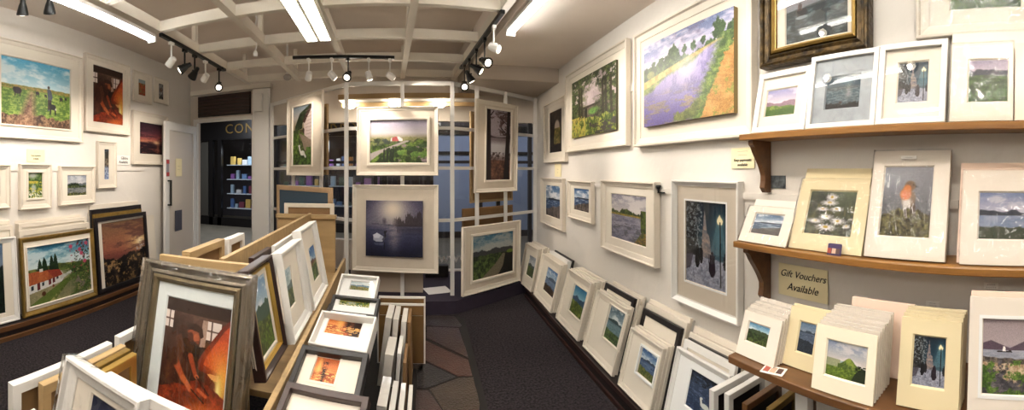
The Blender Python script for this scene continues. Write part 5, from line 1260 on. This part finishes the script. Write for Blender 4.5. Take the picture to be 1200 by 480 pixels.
# ------------------------------------------------------------------ low table with the row of tilted frames
tb = empty('display_table', (*ac(1.9, -.22), 0), (0, 0, AL)); tag(tb, 'low dark display table beside the rack under the tilted frames', 'table')
bm = nb(); box(bm, -.165, .09, -1.0, .62, .60, .63, bev=.003); obj('table_top', bm, darkply, tb)
bm = nb(); box(bm, -.163, .06, -.98, .60, .02, .599); obj('cloth', bm, mat('plum_cloth', '3a2028', .85, noise=.3, nscale=8), tb)
for x in (-.155, .05):
    for y in (-.97, .59): boxobj('leg', darkply, x-.01, x+.01, y-.01, y+.01, 0, .019, tb)
def tilt(label, P, key, fn, q, **kw):
    P = (*P[:2], P[2]-kw['d']*math.sin(P[4]), *P[3:]); return picture(FP, label, CP, P, key, fn, q, **kw)
tilt('white framed small landscape, farthest in the tilted row', (-.588, 2.44, .69, -.12, .85, .262, .175), 'f1', R1('b8ccd4', 'b89c4c', '6c7c3c', 'e0e4e0', 0, 95, 0, far='6c90a8'), [(411.8, 333), (431.6, 333.7), (431.6, 343), (407, 342.3)], fw=.012, d=.05, prof='box', fm=whitef, mm=mountx, glass=glassm)
tilt('black framed small green picture, second in the tilted row', (-.572, 2.19, .68, -.12, .90, .29, .12), 'f2', lambda a, b: p_flowers(a, b), [(399.4, 350.6), (432.4, 354.3), (431.6, 363), (395, 359)], fw=.016, d=.04, prof='box', fm=blackf, mm=mountx)
F3 = (-.545, 1.72, .702, -.13, 1.05, .285, .195)
tilt('white framed orange sunset in the middle of the tilted row', F3, 'f3', lambda a, b: p_sunset(a, b, 1), [(388, 372), (425, 376.8), (419.3, 401), (376, 396.7)], fw=.010, d=.07, prof='box', fm=whitef, mm=mountx, res=1.4)
tilt('black framed orange sunset over water in the tilted row', (-.512, 1.35, .70, -.07, 1.06, .277, .185), 'f4', lambda a, b: p_sunset(a, b, 2), [(371.7, 423), (398, 425.5), (389.3, 454.4), (360.4, 450.6)], fw=.022, d=.04, prof='box', fm=blackf, mm=mountw, border=.012, border_m=mountw, res=1.4)
tilt('dark brown framed green picture nearest in the tilted row', (-.478, 1.06, .69, -.08, 1.06, .285, .20), 'f5', R1('98b0a8', '5c8c3c', '345424', 'c0ccc0', 0, 96, 0), None, rect=(.075, .04, .21, .12), fw=.022, d=.04, prof='box', fm=brownf, mm=mountw)

# ------------------------------------------------------------------ frames standing on the floor at the table's right
BK = [((-.385, 3.00, .001, 0, .05, .375, .46), 'large cream frame seen from the back on the floor, nearer one'), ((-.385, 3.075, .001, 0, .05, .375, .49), 'large cream frame seen from the back on the floor, farther one')]
for (x, y, z, yaw, lean, w, h), lab in BK:
    r = plain_frame('framed_print', lab, CP, (x+w, y+.03, z, yaw+PI, -lean, w, h), .03, .03, whitef, mdf, back=mat('varnished_back', '7c5c34', .4, noise=.3, nscale=4, coat=.3))
    bm = nb(); bar(bm, (-w/2+.02, .045, h*.82), (w/2-.02, .045, h*.82), .003, .003); obj('hanging_wire', bm, chrome, r)
wrapw = mat('wrapped_white', 'e4dfd6', .3, noise=.08, nscale=20, bump=.4, bscale=20, coat=.3)
def upright(label, x0, xt, y, L_, h, d, m=wrapw, group=None):
    lean = math.atan2(xt-x0, h)
    # faces left (-x); leans towards +x when xt > x0
    P = (x0, y+L_, .001+d*abs(math.sin(lean)) if lean < 0 else .001, -PI/2, lean, L_, h)
    return plain_frame(FP, label, CP, P, .03, d, m, mdf)
for a in (('wrapped white frame end, far left of the group on the floor', -.345, -.285, 2.68, .27, .48, .045), ('wrapped white frame end, second in the far group on the floor', -.268, -.232, 2.68, .27, .47, .038),
          ('wrapped white frame end, third in the far group on the floor', -.20, -.175, 2.68, .27, .455, .036), ('brown edged frame, last in the far group on the floor', -.125, -.135, 2.68, .28, .45, .022, mdf),
          ('wide white frame end in the middle group on the floor', -.305, -.255, 2.36, .26, .375, .055), ('bright white frame end in the middle group on the floor', -.205, -.18, 2.36, .26, .385, .024, whitef), ('tan frame end, last in the middle group on the floor', -.15, -.145, 2.36, .27, .33, .02, mdf),
          ('nearest group on the floor, leftmost wide white frame end', -.275, -.25, 1.93, .28, .32, .05), ('nearest group on the floor, second white frame end', -.20, -.19, 1.93, .28, .30, .030, whitef),
          ('nearest group on the floor, third white frame end', -.155, -.145, 1.93, .28, .29, .028), ('nearest group on the floor, last white frame end', -.11, -.10, 1.93, .28, .28, .022)):
    upright(*a)

# ------------------------------------------------------------------ the arcade outside
am = mat('arcade_paving', '6c6658', .5, noise=.3, nscale=3)
sbox('arcade_floor', am, -16, 9, YF+.12, 13, -.1, -.002)
sbox('arcade_ceiling', mat('arcade_ceiling', 'b8ac9c', .8), -16, 9, YF+.12, 13, 3.1, 3.2)
dk = mat('shopfront_black', '121112', .35)
YS = 9.2
sbox('wall_arcade_end', mat('arcade_wall', 'a0968a', .8), -16, -15.9, YF+.12, 13, 0, 3.1)
sbox('wall_arcade_right', mat('arcade_wall', 'a0968a', .8), 8.9, 9, YF+.12, 13, 0, 3.1)
sf = empty('opposite_shop', (-4, YS, 0)); tag(sf, 'black fronted shop across the arcade with gold lettering and lit shelves', 'shop')
bm = nb(); box(bm, -8, 5.0, 0, .12, 2.35, 3.1); 
for x in (-4.6, -2.62, -1.72, -1.45, .1, 1.55, 3.0, 4.3): box(bm, x-.06, x+.06, 0, .1, 0, 2.35)
box(bm, -8, 5, 0, .1, 0, .22); obj('shopfront', bm, dk, sf)
bm = nb(); box(bm, -8, 5, .04, .05, .22, 2.35); obj('pane', bm, winglass, sf)
bm = nb(); box(bm, -2.5, -1.8, -.02, -.001, .25, 2.3); box(bm, -2.4, -1.9, -.021, -.0195, .35, 2.2); obj('shop_door', bm, mat('shop_door_board', '4c4a44', .4), sf)
gold = mat('sign_gold', '94793f', .4, .4)
for s, px in (('CON', 281), ('RKS', 402)):
    t = (px-HX)*K; x = YS*math.tan(t); b = text_bm(s, .36, 0, .01, space=1.15); o = obj('lettering', b, gold, sf); o.location = (x+4, -.014, 2.62 if s == 'CON' else 2.62)
bm = nb(); box(bm, -8, 5, 2.2, 2.3, 0, 3.1); obj('rear_wall', bm, mat('shop_rear', '3c3a44', .8), sf)
for z in (.45, .85, 1.25, 1.65): boxobj('shelf', mat('lit_shelf', 'c8d4dc', .4), -1.35, -.02, .25, .6, z, z+.02, sf)
for z in (.6, 1.1, 1.6): boxobj('shelf', mat('lit_shelf', 'c8d4dc', .4), .25, 2.9, .25, .6, z, z+.02, sf)
rs = random.Random(8)
cols = ['6c8cb4', 'c8c8c8', '4c6c9c', 'b0743c', '8c5c9c', '3c5c54', 'd0b060', '7c3c4c', '9cb4c4']
n = 0
for zs, xa, xb in ((.47, -1.3, -.1), (.87, -1.3, -.1), (1.27, -1.3, -.1), (1.67, -1.3, -.1), (.62, .3, 2.8), (1.12, .3, 2.8), (1.62, .3, 2.8)):
    x = xa
    while x < xb:
        w = rs.uniform(.08, .2); h = rs.uniform(.08, .26); c = rs.choice(cols)
        r = empty('gift_item', (x+w/2-4, YS+.42, zs)); tag(r, 'small boxed gift on a lit shelf of the shop across the arcade', 'gift', 'gifts on the shelves of the shop opposite')
        bm = nb(); box(bm, -w/2, w/2, -.05, .05, 0.001, h, bev=.006); box(bm, -w*.35, w*.35, -.055, -.0505, h*.2, h*.7); obj('gift_box', bm, mat('gift_%s' % c, c, .4), r)
        x += w+rs.uniform(.02, .1); n += 1
for x, z, e in ((-4.7, 2.2, 16), (-2.6, 2.2, 18), (-7.2, 2.2, 6)):
    la = bpy.data.lights.new('shop_lamp', 'AREA'); la.size = .8; la.energy = e; la.color = (.85, .92, 1); lo = link(bpy.data.objects.new('shop_lamp', la)); lo.location = (x, YS+.15, z); lo.rotation_euler = (-.5, 0, 0)
# hanging dark clothes-like goods in the shop window right part
# blue-white shuttered doors seen through the right of the window
sh = empty('blue_shutter', (1.1, 8.6, 0)); tag(sh, 'pale blue shuttered doors seen through the right of the shop window', 'doors')
bm = nb()
for k in range(2): box(bm, -.95+k*1.5, .45+k*1.5, 0, .05, .15, 2.3)
obj('door_leaf', bm, mat('blue_shutter', '8c9cb8', .5, noise=.1, nscale=2), sh)
bm = nb(); box(bm, -1.2, 2.3, -.04, -.001, 2.3, 2.5); box(bm, -1.15, -.96, -.04, .05, 0, 2.3); box(bm, .46, .54, -.04, .05, 0, 2.3); box(bm, -.95, 2.0, -.03, -.002, 1.86, 1.93); obj('door_frame', bm, dk, sh)
bm = nb(); box(bm, -1.2, 6, .06, .2, 0, 3.1); obj('wall_panel', bm, mat('arcade_panel', '4a4648', .7), sh)
for x, e in ((-5, 60), (-.5, 20), (1.5, 22)):
    la = bpy.data.lights.new('arcade_lamp', 'AREA'); la.size = .6; la.energy = e; la.color = (.9, .92, 1); lo = link(bpy.data.objects.new('arcade_lamp', la)); lo.location = (x, 7.3, 3.05)

# ------------------------------------------------------------------ camera, world
w = bpy.data.worlds.new('world'); scene.world = w; w.use_nodes = True
w.node_tree.nodes['Background'].inputs[0].default_value = (1, .85, .7, 1); w.node_tree.nodes['Background'].inputs[1].default_value = .05
cd = bpy.data.cameras.new('camera'); cam = link(bpy.data.objects.new('camera', cd)); scene.camera = cam
cam.location = (0, 0, EYE); cam.rotation_euler = (PI/2, 0, -.22)
cd.type = 'PANO'; cd.panorama_type = 'CENTRAL_CYLINDRICAL'; cd.clip_start = .01
cd.central_cylindrical_range_u_min = -1.32; cd.central_cylindrical_range_u_max = 1.32
cd.central_cylindrical_range_v_min = -.616; cd.central_cylindrical_range_v_max = .44; cd.central_cylindrical_radius = 1
vs = scene.view_settings; vs.view_transform = 'Standard'; vs.look = 'None'; vs.gamma = 1; vs.use_curve_mapping = False; vs.exposure = EXPO
scene.cycles.use_denoising = True
scene.cycles.max_bounces = 8; scene.cycles.diffuse_bounces = 4; scene.cycles.transparent_max_bounces = 24; scene.cycles.caustics_reflective = False
for o in scene.objects:
    if o.type == 'MESH' and o.parent is None and 'label' not in o and 'kind' not in o: print('NOLABEL', o.name)
